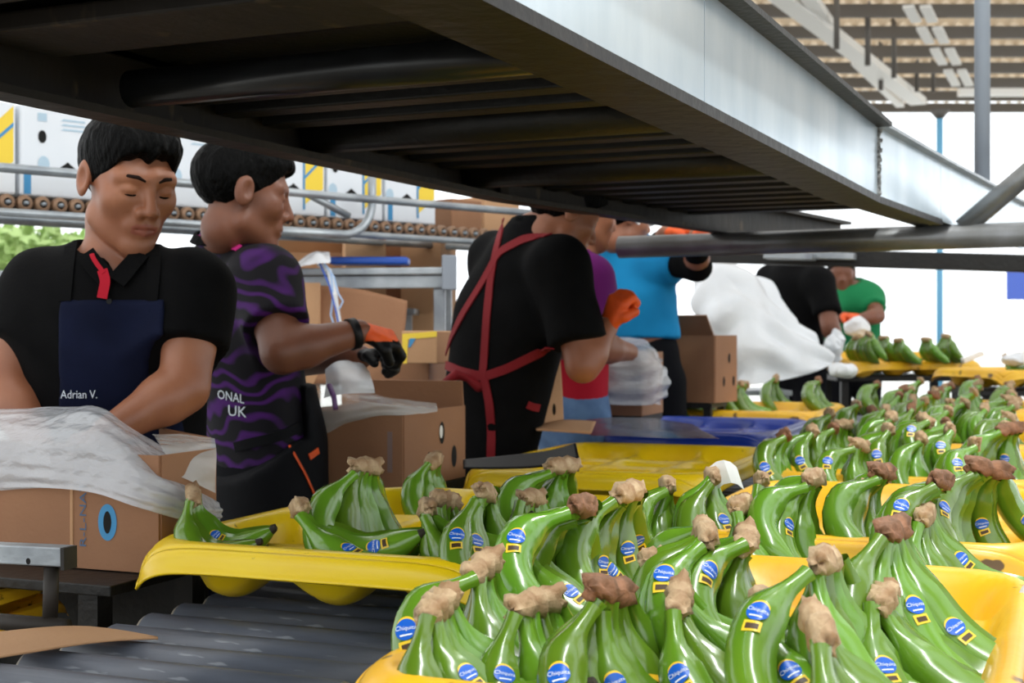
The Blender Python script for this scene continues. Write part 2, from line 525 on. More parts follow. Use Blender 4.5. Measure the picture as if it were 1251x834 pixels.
sweep(mb, [(0, 0), (0.10, 0), (0.10, 0.012), (0.012, 0.012), (0.012, 0.09), (0.10, 0.09), (0.10, 0.10), (0, 0.10)], in_path)
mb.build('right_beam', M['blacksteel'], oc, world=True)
rp = [OP(-0.557, 0.2, H), OP(-0.557, 1.9, H), jr]
def panel(path, name='side_panel', z0=0.0, z1=0.168):
    return sweep(MB(), rect(-0.006, 0, z0, z1), path).build(name, M['galv'], oc, world=True)
panel([rp[0], rp[1]])
panel([rp[1] + dirv(24.2) * 0.003, jr - dirv(24.2) * 0.004])
p3 = jr + dirv(28) * 0.75
panel([jr + dirv(28) * 0.004, p3])
panel([p3 + dirv(28) * 0.004, p3 + dirv(28.5) * 1.6])
sweep(MB(), [(-0.02, 0.166), (0.034, 0.166), (0.034, 0.176), (-0.02, 0.176)], [rp[0], rp[1], jr]).build('top_flange', M['darksteel'], oc, world=True)
sweep(MB(), [(-0.02, 0.168), (0.022, 0.168), (0.022, 0.176), (-0.02, 0.176)], [jr, p3, p3 + dirv(28.5) * 1.6]).build('top_flange', M['galv2'], oc, world=True)
sweep(MB(), [(-0.03, -0.012), (0.006, -0.012), (0.006, 0.004), (-0.03, 0.004)], [rp[0], rp[1], jr, p3]).build('bottom_lip', M['blacksteel'], oc, world=True)
mb = MB()
for k in range(22):
    z = 0.004 + 0.162 * k / 21
    c = jr + Vector((0.002 + 0.002 * math.sin(k * 2.3), 0.001, z))
    mb.box(c, (0.010 + 0.003 * (k % 3), 0.008, 0.010), bev=0.002)
tag(mb.build('weld_seam', M['weld'], oc, world=True), kind='stuff')
hx = W(1200, 408, 4.72)
MB().tube([Vector((hx.x, hx.y, H + 0.10)), Vector((hx.x, hx.y, 4.6))], 0.026, 16).build('hanger_pipe', M['pole'], oc, smooth=True, world=True)
# underside: pan, big roller, slats
def across(al, z, a0=-1.368, a1=-0.679):
    return OP(a0, al, z), OP(a1, al, z)
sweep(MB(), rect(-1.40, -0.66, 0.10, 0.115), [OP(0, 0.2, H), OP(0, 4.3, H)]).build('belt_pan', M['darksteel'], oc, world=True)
for al in (0.45, 0.8, 1.15, 1.42):
    a, b = across(al, H + 0.075)
    R = (b - a).to_track_quat('X', 'Z').to_matrix()
    MB().box((a + b) / 2, ((b - a).length, 0.16, 0.025), R, bev=0.004).build('cross_plate', M['rust'], oc, world=True)
a, b = across(1.66, H + 0.045)
MB().tube([a, b], 0.028, 20).build('return_roller', mat('black_roller', (40, 41, 43), .3, metal=.2, col2=(26, 26, 27), scale=12, stretch=(1, 1, 3)), oc, smooth=True, world=True)
for k in range(18):
    al = 1.80 + 0.135 * k
    ext = max(0, al - 3.1)
    a, b = across(al, H + 0.06, -1.40 + 0.13 * ext * 1.2, -0.66 + 0.08 * ext)
    R = (b - a).to_track_quat('X', 'Z').to_matrix()
    if k in (3, 8):
        MB().tube([a - Vector((0, 0, .01)), b - Vector((0, 0, .01))], 0.036, 16).build('return_roller', M['darksteel'], oc, smooth=True, world=True)
    else:
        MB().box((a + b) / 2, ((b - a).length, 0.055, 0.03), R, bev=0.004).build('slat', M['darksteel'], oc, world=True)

# pipe frame that carries it
pf = thing('pipe_frame', 'round grey steel pipe frame with diagonal brace under the overhead conveyor', 'frame', (2.15, 3.75, 0))
pa, pb = W(757, 302, 4.55), W(1330, 284, 3.92)
MB().tube([pa, pb], 0.036, 20).build('cross_pipe', M['pipe'], pf, smooth=True, world=True)
ba, bb = W(1176, 279, 4.08), W(1330, 148, 3.94)
MB().tube([ba, bb], 0.030, 18).build('diagonal_brace', M['pipe'], pf, smooth=True, world=True)
MB().tube([Vector((2.15, 3.75, 0)), Vector((2.15, 3.75, 2.2))], 0.04, 18).build('post', M['pipe'], pf, smooth=True, world=True)
MB().tube([pb, Vector((2.15, 3.75, pb.z))], 0.033, 16).build('cross_pipe', M['pipe'], pf, smooth=True, world=True)
MB().tube([bb, Vector((2.15, 3.75, bb.z + 0.22))], 0.030, 16).build('diagonal_brace', M['pipe'], pf, smooth=True, world=True)
t = thing('support_beam', 'dark steel beam crossing behind the grey pipe at right', 'beam', W(1150, 320, 6.2) * Vector((1, 1, 0)) if False else (W(1150, 320, 6.2).x, 6.2, 0))
a, b = W(860, 311, 6.6), W(1400, 326, 5.8)
R = (b - a).to_track_quat('X', 'Z').to_matrix()
MB().box((a + b) / 2, ((b - a).length, 0.07, 0.075), R, bev=0.004).build('beam_bar', M['darksteel'], t, world=True)
for px, pw in ((965, 60), (1018, 55)):
    c = W(px, 313, 6.3)
    MB().box(c, (pw * 6.3 / F, 0.09, 0.03), R, bev=0.004).build('clamp_plate', M['galv2'], t, world=True)
MB().tube([b, Vector((b.x, b.y, 0))], 0.04, 14).build('post', M['darksteel'], t, smooth=True, world=True)

# ------------------------------------------------------------------ rear rack with skate wheels and white cartons
RA = math.radians(45.7)
R0 = Vector((-1.46, 3.97, 0))
def RP(tt, off, z):          # along the rack, off = away from camera
    return R0 + Vector((math.sin(RA), math.cos(RA), 0)) * tt + Vector((-math.cos(RA), math.sin(RA), 0)) * off + Vector((0, 0, z))
rk = thing('wheel_rack', 'skate wheel rack with pipe rails behind the workers, carrying white cartons', 'rack', RP(1.0, 0.2, 0))
rzc = math.pi / 2 - RA
zb = HC + 0.404
wm = MB()
P = []
for i in range(15):
    a = 2 * math.pi * i / 14
    P.append([(r * math.cos(a), y, r * math.sin(a)) for r, y in ((0.012, -0.012), (0.0215, -0.012), (0.024, -0.006), (0.024, 0.006), (0.0215, 0.012), (0.012, 0.012), (0.012, -0.012))])
wm.grid(P)
wheel_me = wm.data('skate_wheel', M['ring'], True)
axm = MB().tube([(0, -0.02, 0), (0, 0.05, 0)], 0.006, 8).data('axle', M['galv2'], True)
for k in range(52):
    tt = -0.25 + 0.0535 * k
    for off in (0.0,):
        w_ = link('skate_wheel', wheel_me, rk, RP(tt, off, zb - 0.026) - rk.location, (0, 0, rzc))
        link('axle', axm, w_)
for off, z, r, nm in ((-0.03, zb - 0.058, 0.012, 'lower_rail'), (0.45, zb - 0.04, 0.014, 'lower_rail'), (-0.11, HC + 0.462, 0.0135, 'pipe_rail')):
    MB().tube([RP(-0.9, off, z), RP(2.75, off, z)], r, 12).build(nm, M['galv2'], rk, smooth=True, world=True)
MB().box(RP(0.9, 0.045, zb - 0.03), (3.6, 0.012, 0.05), Matrix.Rotation(rzc, 3, 'Z')).build('wheel_channel', mat('brown_channel', (70, 56, 46), .7, col2=(50, 40, 34), scale=9), rk, world=True)
MB().box(RP(0.9, 0.22, zb - 0.012), (3.6, 0.30, 0.012), Matrix.Rotation(rzc, 3, 'Z')).build('deck', M['darksteel'], rk, world=True)
pts = [RP(1.27, -0.10, HC + 0.56), RP(1.27, -0.10, HC + 0.46)]
for i in range(9):
    a = i / 8 * math.pi / 2
    pts.append(RP(1.27 - 0.13 * (1 - math.cos(a)), -0.10, HC + 0.45 - 0.115 * math.sin(a)))
pts += [RP(0.85, -0.10, HC + 0.333)]
MB().tube(pts, 0.0145, 12).build('bent_pipe', M['galv2'], rk, smooth=True, world=True)
MB().tube([RP(1.0, -0.1, HC + 0.462), RP(1.17, -0.1, HC + 0.40)], 0.012, 10).build('strut', M['galv2'], rk, smooth=True, world=True)
for tt in (-0.85, 2.7):
    for off in (-0.03, 0.45):
        MB().tube([RP(tt, off, 0), RP(tt, off, zb)], 0.02, 10).build('post', M['galv2'], rk, smooth=True, world=True)
    MB().tube([RP(tt, -0.11, HC + 0.462), RP(tt, 0.45, HC + 0.462)], 0.012, 10).build('pipe_rail', M['galv2'], rk, smooth=True, world=True)

def flat_disc(mb, c, u, v, ru, rv, n=16, mi=0):
    mb.add([c] + [c + u * ru * math.cos(2 * math.pi * i / n) + v * rv * math.sin(2 * math.pi * i / n) for i in range(n)],
           [(0, 1 + i, 1 + (i + 1) % n) for i in range(n)], mi)
def poly(mb, c, u, v, pts, mi=0):
    mb.add([c + u * a + v * b for a, b in pts], [tuple(range(len(pts)))], mi)
UX = Vector((math.sin(RA), math.cos(RA), 0))
UZ = Vector((0, 0, 1))
NF = Vector((math.cos(RA), -math.sin(RA), 0))     # towards the camera
def white_carton(t0, t1, label, style):
    w, h = t1 - t0, 0.265
    base = RP((t0 + t1) / 2, 0.20, zb - 0.002)
    c = thing('white_carton', label, 'carton', base, 0, 'white printed cartons on the rear rack')
    Rz = Matrix.Rotation(rzc, 3, 'Z')
    MB().box((0, 0, h / 2), (w - 0.008, 0.38, h), Rz, bev=0.006).build('body', M['carton'], c)
    f0 = NF * 0.1905
    def face(x, z): return f0 + UX * x + UZ * z
    mb = MB(); flat_disc(mb, face(-w * 0.34 if w > .35 else -.09, 0.175) + NF * .001, UX, UZ, 0.013, 0.019); mb.build('hand_hole', M['hole'], c)
    mb = MB(); poly(mb, face(-w * 0.16 if w > .35 else -0.02, 0.085) + NF * .001, UX, UZ, [(-.035, -.016), (.035, -.016), (.028, .002), (.01, .014), (0, .022), (-.01, .014), (-.028, .002)]); mb.build('hand_hole', M['hole'], c)
    mb = MB(); flat_disc(mb, face(-w * 0.33 if w > .35 else -.10, 0.095) + NF * .001, UX, UZ, 0.018, 0.024); mb.build('pale_print', M['p_pale'], c)
    mb = MB(); poly(mb, face(-w * .34 if w > .35 else -.1, 0.232) + NF * .001, UX, UZ, [(-.014, -.012), (.014, -.012), (.014, .012), (-.014, .012)]); mb.build('pale_print', M['p_pale'], c)
    for zz in (0.23, 0.216, 0.202):
        mb = MB(); poly(mb, face(-w * .12 if w > .35 else .0, zz) + NF * .001, UX, UZ, [(-.04, -.003), (.04, -.003), (.035, .003), (-.03, .003)]); mb.build('pale_print', M['p_pale'], c)
    e = w / 2 - 0.012
    if style >= 1:
        mb = MB(); poly(mb, face(e - 0.04, 0.14) + NF * .001, UX, UZ, [(-.04, -.105), (.04, -.045), (.04, .115), (-.04, .035)]); mb.build('yellow_band', M['p_yel'], c)
        mb = MB(); poly(mb, face(e - 0.04, 0.14) + NF * .0016, UX, UZ, [(-.04, -.02), (.04, .055), (.04, .068), (-.04, -.008)]); mb.build('blue_stripe', M['p_blue'], c)
        mb = MB(); poly(mb, face(e - 0.04, 0.14) + NF * .0018, UX, UZ, [(-.044, -.12), (-.036, -.12), (-.036, .05), (-.044, .05)]); mb.build('blue_stripe', M['p_blue'], c)
    mb = MB(); poly(mb, face(-e + 0.012, 0.035) + NF * .001, UX, UZ, [(-.01, -.03), (.012, -.03), (.012, .03), (-.01, .03)]); mb.build('blue_stripe', M['p_blue'], c)
white_carton(-0.46, 0.055, 'white carton at left frame edge with yellow diagonal print', 1)
white_carton(0.06, 0.50, 'white carton beside the front man, dark oval hole near its left', 0)
white_carton(0.505, 0.92, 'white carton between the two nearest heads on the rear rack', 0)
white_carton(0.925, 1.155, 'white carton with yellow band just right of the purple jersey man', 1)
white_carton(1.16, 1.41, 'white carton with yellow band behind the bent pipe', 2)
white_carton(1.415, 1.66, 'white carton with yellow end, last of the row on the rack', 1)

# lower silver shelf
t = thing('silver_shelf', 'silver steel shelf rail running behind the purple jersey man', 'shelf', W(300, 408, 4.8) * Vector((1, 1, 0)) if False else (W(300, 408, 4.8).x, 4.8, 0))
a, b = W(-120, 336, 4.75), W(546, 331, 4.85)
R = (b - a).to_track_quat('X', 'Z').to_matrix()
L = (b - a).length
MB().box((a + b) / 2, (L, 0.03, 0.026), R, bev=0.005).build('top_rail', M['galv2'], t, world=True)
MB().box((a + b) / 2 + Vector((0, 0.012, -0.036)), (L, 0.012, 0.045), R, bev=0.003).build('lower_rail', M['galv2'], t, world=True)
MB().box((a + b) / 2 + Vector((0, 0.32, -0.01)), (L, 0.62, 0.012), R).build('shelf_deck', M['galv2'], t, world=True)
for s in (0.02, 0.985):
    p = a.lerp(b, s)
    MB().box((p.x, p.y + 0.05, p.z / 2), (0.04, 0.04, p.z), bev=0.003).build('leg', M['galv2'], t, world=True)
    MB().box((p.x, p.y + 0.58, p.z / 2), (0.04, 0.04, p.z), bev=0.003).build('leg', M['galv2'], t, world=True)
p = W(549, 333, 4.84)
MB().box(p, (0.05, 0.05, 0.12), bev=0.004).build('end_bracket', M['pole'], t, world=True)
o = MB().box(W(452, 319, 4.98), (0.28, 0.12, 0.026), bev=0.008).build('blue_strap_roll', M['bluetape'], loc=W(452, 323, 4.98))
tag(o, 'flat blue plastic bundle lying on the silver shelf', 'bundle')

# ------------------------------------------------------------------ roller conveyors
TR = 0.95                       # tray rim height
RZ = 0.845                      # top of rollers
def roller_conveyor(l0, l1, y0, y1, pitch, label, rail_m):
    base = LP((l0 + l1) / 2, (y0 + y1) / 2, 0)
    t = thing('roller_conveyor', label, 'conveyor', base, -LA)
    w = l1 - l0
    rr = 0.034
    me = MB().tube([(-w / 2, 0, 0), (w / 2, 0, 0)], rr, 18).data('roller', M['roller'], True)
    cp = MB()
    cp.tube([(0.002, 0, 0), (-0.006, 0, 0)], [rr * 0.99, rr * 0.9], 18)
    cap = cp.data('end_cap', M['rollercap'])
    n = int((y1 - y0) / pitch)
    for k in range(n):
        r = link('roller', me, t, (0, y0 + pitch * k - (y0 + y1) / 2, RZ - rr))
        for s in (-1, 1):
            link('end_cap', cap, r, (s * w / 2, 0, 0), (0, 0, 0 if s < 0 else math.pi))
    Ly = y1 - y0
    for s in (-1, 1):
        MB().box((s * (w / 2 + 0.03), 0, RZ - 0.075), (0.04, Ly, 0.085), bev=0.004).build('side_rail', rail_m, t)
        for k in range(5):
            MB().box((s * (w / 2 + 0.03), -Ly / 2 + 0.3 + (Ly - 0.6) * k / 4, (RZ - 0.117) / 2), (0.05, 0.05, RZ - 0.117), bev=0.004).build('leg', M['darksteel'], t)
    return t
roller_conveyor(-1.235, -0.785, 0.7, 7.2, 0.082, 'grey roller conveyor in the left foreground under the yellow trays', M['rust'])
roller_conveyor(-0.60, -0.06, 0.7, 7.2, 0.164, 'roller conveyor under the right row of banana trays', M['rust'])

# ------------------------------------------------------------------ trays
TW, TL = 0.56, 0.80
def tray_mesh(name, m):
    nx, ny = 57, 77
    P = []
    for j in range(ny):
        v = -1 + 2 * j / (ny - 1)
        row = []
        for i in range(nx):
            u = -1 + 2 * i / (nx - 1)
            x = TW / 2 * u * math.sqrt(1 - 0.10 * abs(v) ** 14)
            y = TL / 2 * v * math.sqrt(1 - 0.07 * abs(u) ** 14)
            mm = (abs(u) ** 8 + abs(v * 1.0) ** 8) ** (1 / 8)
            e = min(1, max(0, (0.955 - mm) / 0.12))
            e = e * e * (3 - 2 * e)
            cu, cv = (u * 1.5 / 0.95 + 1.5) % 1 * 2 - 1, (v * 2 / 0.96 + 2) % 1 * 2 - 1
            if abs(u) > 0.95: cu = 1
            if abs(v) > 0.96: cv = 1
            cup = (0.5 + 0.5 * math.cos(math.pi * cu)) ** 0.5 * (0.5 + 0.5 * math.cos(math.pi * cv)) ** 0.5
            z = -e * (0.026 + 0.064 * cup)
            if mm > 0.955: z -= 0.004 * ((mm - 0.955) / 0.045) ** 2
            row.append((x, y, z))
        P.append(row)
    mb = MB().grid(P)
    # skirt around the rim
    idx = [(0, i) for i in range(nx)] + [(j, nx - 1) for j in range(1, ny)] + [(ny - 1, i) for i in range(nx - 2, -1, -1)] + [(j, 0) for j in range(ny - 2, 0, -1)]
    ring = [Vector(P[j][i]) for j, i in idx]
    rows = []
    for off, dz in ((0, 0), (0.004, -0.003), (0.006, -0.010), (0.010, -0.030), (0.014, -0.033)):
        rr = []
        for p in ring:
            n = Vector((p.x / (TW / 2) ** 2 * abs(p.x), p.y / (TL / 2) ** 2 * abs(p.y), 0))
            n = Vector((p.x / (TW / 2)) ** 5 * Vector((1, 0, 0)) + Vector((0, 1, 0)) * (p.y / (TL / 2)) ** 5) if False else Vector(((p.x / (TW / 2)) ** 5, (p.y / (TL / 2)) ** 5, 0))
            n = n.normalized() if n.length > 1e-6 else Vector((0, 0, 0))
            q = p + n * off
            rr.append((q.x, q.y, p.z + dz))
        rows.append(rr + [rr[0]])
    mb.grid(rows[::-1])
    return mb.data(name, m, True)
tray_y, tray_y2, tray_b = tray_mesh('tray_yellow', M['yellow']), tray_mesh('tray_worn', M['yellow2']), tray_mesh('tray_blue', M['blue'])
def tray(lxc, lyc, me, name, label, z=TR, rot=0.0, tilt=0.0):
    o = link(name, me, None, LP(lxc, lyc, z), (tilt, 0, -LA + math.radians(rot)))
    solid(o, 0.004, 1)
    return tag(o, label, 'tray', 'lobed banana trays on the packing line')
tray(-0.968, 1.66 + 0.40, tray_y, 'yellow_tray', 'clean yellow tray in the left row, its lobed front edge over bare rollers')
tray(-0.98, 2.84 + 0.42, tray_y, 'yellow_tray', 'empty bright yellow tray behind the left row of bananas')
tray(-1.10, 4.10 + 0.42, tray_b, 'blue_tray', 'empty blue tray between two yellow ones')
tray(-1.16, 5.33 + 0.40, tray_y2, 'yellow_tray', 'worn yellow tray just behind the blue one')
tray(-0.315, 1.07 + 0.40, tray_y2, 'yellow_tray', 'worn yellow tray nearest the camera at lower right')
tray(-0.30, 2.06 + 0.40, tray_y2, 'yellow_tray', 'worn yellow tray second from the front in the right row')
tray(-0.31, 2.98 + 0.40, tray_y2, 'yellow_tray', 'worn yellow tray third from the front in the right row')
tray(-0.33, 3.92 + 0.40, tray_y2, 'yellow_tray', 'worn yellow tray fourth from the front in the right row')
tray(-0.36, 4.86 + 0.40, tray_y2, 'yellow_tray', 'worn yellow tray fifth from the front in the right row')
tray(-0.40, 5.82 + 0.40, tray_y2, 'yellow_tray', 'worn yellow tray farthest along the right row')

# far stand with a tray for the far workers
fc = W(1103, 437, 7.4)
o = link('yellow_tray', tray_y2, None, (fc.x, fc.y + 0.25, fc.z), (0, math.radians(5), math.radians(-72)))
solid(o, 0.004, 1)
tag(o, 'worn yellow tray of small bananas in front of the green shirt', 'tray')
t = thing('steel_stand', 'dark steel stand carrying the far tray', 'stand', (fc.x, fc.y + 0.25, 0))
MB().box((0, 0, fc.z - 0.11), (0.7, 0.5, 0.03), bev=0.005).build('stand_top', M['darksteel'], t)
for sx in (-1, 1):
    for sy in (-1, 1):
        MB().box((sx * .3, sy * .2, (fc.z - 0.125) / 2), (0.04, 0.04, fc.z - 0.125)).build('leg', M['darksteel'], t)
fr = W(1262, 452, 6.6)
o = link('yellow_tray', tray_y2, None, (fr.x + 0.1, fr.y + 0.25, fr.z), (0, 0, math.radians(-72)))
solid(o, 0.004, 1)
tag(o, 'worn yellow tray cut by the right frame edge, far back', 'tray')
t = thing('steel_stand', 'dark steel stand under the tray at the right frame edge', 'stand', (fr.x + 0.1, fr.y + 0.25, 0))
MB().box((0, 0, fr.z - 0.11), (0.7, 0.5, 0.03), bev=0.005).build('stand_top', M['darksteel'], t)
for sx in (-1, 1):
    for sy in (-1, 1):
        MB().box((sx * .3, sy * .2, (fr.z - 0.125) / 2), (0.04, 0.04, fr.z - 0.125)).build('leg', M['darksteel'], t)

# ------------------------------------------------------------------ bananas
NS, NPHI = 22, 12
class Finger:
    """one banana shape: path in the local x-z plane, start at the crown"""
    def __init__(s, th0, bend, L, R):
        s.th0, s.bend, s.L, s.R = math.radians(th0), math.radians(bend), L, R
        N = 80
        x = z = 0.0
        s.pts = [(0, 0)]
        for i in range(N):
            th = s.theta((i + .5) / N)
            x += L / N * math.cos(th)
            z -= L / N * math.sin(th)
            s.pts.append((x, z))
        s.me = s.mesh()
        s.stk = {}
    def theta(s, u):
        b = min(1, max(0, (u - 0.10) / 0.75))
        return s.th0 - s.bend * (b * b * (3 - 2 * b) * 0.5 + b * 0.5)
    def rad(s, u):
        if u < 0.10: r = 0.38 - 0.04 * math.sin(math.pi * u / 0.10)
        elif u < 0.32:
            k = (u - 0.10) / 0.22
            r = 0.38 + 0.60 * k * k * (3 - 2 * k)
        elif u < 0.72: r = 0.98 + 0.02 * math.sin((u - .32) / .40 * math.pi)
        elif u < 0.955:
            k = (u - 0.72) / 0.235
            r = 0.98 - 0.66 * k ** 1.7
        else:
            k = (u - 0.955) / 0.045
            r = 0.32 - 0.10 * k
        return s.R * r
    def at(s, u, phi, off=0.0):
        u = max(0, min(1, u))
        i = u * 80
        k = min(79, int(i))
        f = i - k
        x = s.pts[k][0] * (1 - f) + s.pts[k + 1][0] * f
        z = s.pts[k][1] * (1 - f) + s.pts[k + 1][1] * f
        th = s.theta(u)
        r = s.rad(u) * (1 + 0.045 * math.cos(5 * phi)) + off
        return Vector((x + r * math.cos(phi) * math.sin(th), r * math.sin(phi), z + r * math.cos(phi) * math.cos(th)))
    def mesh(s):
        mb = MB()
        us = [0, .04, .08, .12, .16, .20, .24, .28, .33, .41, .48, .55, .62, .68, .73, .78, .83, .87, .91, .94, .955]
        mb.grid([[s.at(u, 2 * math.pi * k / NPHI) for k in range(NPHI + 1)] for u in us])
        mb.grid([[s.at(u, 2 * math.pi * k / NPHI) for k in range(NPHI + 1)] for u in (.955, .97, 1.0)], 1)
        mb.add([s.at(1.0, 2 * math.pi * k / NPHI) for k in range(NPHI)], [tuple(range(NPHI))], 1)
        return mb.data('finger', [M['banana'], M['tip']], True)
    def sticker(s, u0, phi0):
        key = (round(u0, 2), round(phi0, 1))
        if key in s.stk: return s.stk[key]
        def m(a, b, off): return s.at(u0 + a * .86 / s.L, phi0 + b * .86 / (s.rad(u0) * 1.0), off)
        mb = MB()
        def patch(a0, a1, b0, b1, mi, off, n=6, ell=False):
            P = []
            for i in range(n + 1):
                row = []
                for j in range(n + 1):
                    p, q = -1 + 2 * i / n, -1 + 2 * j / n
                    if ell:
                        p, q = p * math.sqrt(1 - q * q / 2), q * math.sqrt(1 - p * p / 2)
                    row.append(m((a0 + a1) / 2 + p * (a1 - a0) / 2, (b0 + b1) / 2 + q * (b1 - b0) / 2, off))
                P.append(row)
            mb.grid(P, mi)
        patch(-0.013, 0.004, -0.0095, 0.0095, 1, 0.0005, ell=True)
        patch(0.011, 0.0225, -0.0085, 0.0085, 1, 0.0005)
        patch(-0.0105, 0.0105, -0.0105, 0.0105, 0, 0.0008, n=8, ell=True)
        patch(0.014, 0.020, -0.006, 0.006, 3, 0.0008, n=3)
        V, Fc = TXT
        mb.add([m(-0.0005 - y, x, 0.0012) for x, y in V * 0.0042], Fc, 2)
        patch(0.005, 0.0066, -0.006, 0.006, 2, 0.0011, n=3)
        s.stk[key] = mb.data('sticker', [M['st_blue'], M['st_yel'], M['st_white'], M['st_dark']], True)
        return s.stk[key]
TXT = text_tris('Chiquita', 1.0)
FING = [Finger(124, 88, 0.178, 0.0198), Finger(130, 96, 0.170, 0.0194), Finger(117, 74, 0.190, 0.0202), Finger(126, 90, 0.160, 0.0190), Finger(104, 52, 0.212, 0.0202), Finger(142, 112, 0.180, 0.0200), Finger(136, 102, 0.174, 0.0196)]
def crown_mesh(n, seed, m):
    r = random.Random(seed)
    ln = 0.012 + 0.0105 * n
    mb = MB()
    P = []
    ph = [r.uniform(0, 6) for _ in range(4)]
    for i in range(19):
        th = math.pi * i / 18
        row = []
        for k in range(13):
            a = 2 * math.pi * k / 12
            x, z, y = math.sin(th) * math.cos(a), math.sin(th) * math.sin(a), math.cos(th)
            q = (abs(x) ** 5 + abs(y) ** 5 + abs(z) ** 5) ** (-1 / 5)
            q *= 1 + 0.10 * math.sin(3 * a + ph[0]) * math.sin(2 * th + ph[1]) + 0.06 * math.sin(7 * a + ph[2] + 5 * th)
            bm_ = 1 + 0.22 * math.cos(2 * math.pi * n * 0.5 * (y * q + 1))
            row.append((x * q * 0.0096 * bm_, y * q * ln / 2, z * q * 0.0112 * bm_))
        P.append(row)
    mb.grid(P)
    return mb.data('crown', m, True)
CROWN = {(n, k): crown_mesh(n, n * 10 + k, M['crown' if k % 2 == 0 else 'crown2']) for n in (3, 4, 5, 6, 7, 8) for k in range(3)}
camv = Vector((0, 0, HC))
STICK = []
PLACED = []
def low_z(fg, pitch):
    """lowest z of a finger turned down by pitch"""
    c, s_ = math.cos(pitch), math.sin(pitch)
    return min(-x * s_ + z * c - fg.rad(i / 80) * 0.95 for i, (x, z) in enumerate(fg.pts) if i % 4 == 0)
def cluster(px, py, zc, az, n, fan, label, floor=0.868, kinds=(0, 5, 6), low=0, stick=(), scale=1.14, group='green banana clusters', crn=0, d=None, bias=0.0):
    r = random.Random(int(px * 13 + py * 7))
    d = d or (HC - zc) * F / (py - 408)
    c = W(px, py, d)
    PLACED.append((c.x, c.y))
    t = thing('banana_cluster', label, 'bananas', (c.x, c.y, c.z), math.radians(az), group)
    t.scale = (scale,) * 3
    link('crown', CROWN[(max(3, min(8, n)), crn)], t, (0, 0, 0.004), (r.uniform(-.25, .25), r.uniform(-.35, .1), r.uniform(-.2, .2)))
    room = (floor - c.z) / scale
    jobs = []
    for i in range(n):
        f = i / (n - 1) - 0.5 if n > 1 else 0
        jobs.append((-f * fan, f * 0.0145 * (n - 1), r.uniform(-.004, .003), 0.0, f * min(13.5 * (n - 1), 74) - 6))
    for i in range(low):
        f = (i + .5) / low - 0.5
        jobs.append((-f * fan * 0.9, f * 0.014 * (n - 1), -0.008, 8.0, f * 50))
    for i, (da, oy, oz, extra, roll) in enumerate(jobs):
        fg = FING[kinds[r.randrange(len(kinds))]]
        rl = math.radians(roll + r.uniform(-5, 5))
        pit = math.radians(-80)
        while pit < math.radians(15) and low_z(fg, pit) * math.cos(rl) > room - oz: pit += math.radians(2)
        pit += math.radians(extra + r.uniform(-10, 2) + bias)
        rot = Euler((rl, pit, math.radians(da + r.uniform(-5, 5))))
        fo = link('finger', fg.me, t, (0.0, oy, oz), rot)
        if stick: STICK.append((fo, fg, len(stick), t))
    return t

def fill(lxc, lyc, n, label, group, zc=1.025, gap=0.105, stick=()):
    """further hands packed between those already in a tray"""
    r = random.Random(int(lyc * 100))
    spots = [(lxc + TW * (-0.38 + 0.23 * i), lyc + TL * (-0.36 + 0.24 * j), i, j) for j in range(4) for i in range(4)]
    r.shuffle(spots)
    k = 0
    for lx, ly, ci, cj in spots:
        p = LP(lx + r.uniform(-.02, .02), ly + r.uniform(-.02, .02), zc + r.uniform(-.015, .01))
        if min((math.hypot(p.x - q[0], p.y - q[1]) for q in PLACED), default=9) < gap: continue
        cluster(625.5 + F * p.x / p.y, 408 - (p.z - HC) * F / p.y, 0, -20 + r.uniform(-12, 14), r.choice((5, 6)), 30, 'packed green bananas, %s row, %s, in the %s' % (('front', 'second', 'third', 'back')[cj], ('left end', 'left of centre', 'right of centre', 'right end')[ci], label), group=group, d=p.y, low=1, stick=stick, crn=r.randrange(3))
        k += 1
        if k >= n: break
def place_stickers():
    """put each label where a packer would: on the outward face of a finger that is in plain view"""
    bpy.context.view_layer.update()
    dg = bpy.context.evaluated_depsgraph_get()
    used = {}
    r = random.Random(3)
    order = STICK[:]
    r.shuffle(order)
    for fo, fg, most, t in order:
        if used.get(t.name, 0) >= most: continue
        Mw = fo.matrix_world
        R3 = Mw.to_3x3()
        best = None
        for u0 in (0.34, 0.42, 0.50, 0.58, 0.66):
            for k in range(16):
                phi = 2 * math.pi * k / 16
                p = Mw @ fg.at(u0, phi, 0.001)
                nn = (R3 @ (fg.at(u0, phi, 0.01) - fg.at(u0, phi))).normalized()
                v = (camv - p)
                sc = nn.dot(v.normalized())
                if sc < 0.55: continue
                ok = 0
                for da, db in ((0, 0), (0.012, 0), (-0.01, 0), (0, .5), (0, -.5)):
                    q = Mw @ fg.at(u0 + da / fg.L, phi + db, 0.001)
                    w = q - camv
                    hit_, loc, _, _, ob, _ = scene.ray_cast(dg, camv, w.normalized(), distance=w.length + 0.02)
                    ok += hit_ and ob.name == fo.name
                if ok < 4: continue
                sc = sc + 0.2 * ok + 0.15 * nn.z + r.uniform(0, .15)
                if best is None or sc > best[0]: best = (sc, u0, phi)
        if best:
            link('sticker', fg.sticker(best[1], best[2]), fo)
            used[t.name] = used.get(t.name, 0) + 1
G1 = 'banana clusters in the nearest tray'
cluster(536, 745, .995, -14, 5, 28, 'green bananas at the lower left corner of the nearest tray, lower crown of two', stick=(1, 2, 3), group=G1, floor=0.885, low=2)
cluster(590, 697, 1.005, -10, 6, 24, 'green bananas with pale crown against the left tray edge, stickers facing us', stick=(1, 3, 4), group=G1, kinds=(0, 2, 5), low=2)
cluster(746, 728, 1.0, -22, 7, 34, 'green bananas front centre with pale fingers bulging at the camera', stick=(3, 4, 5), group=G1, kinds=(2, 0, 5), crn=1, low=2)
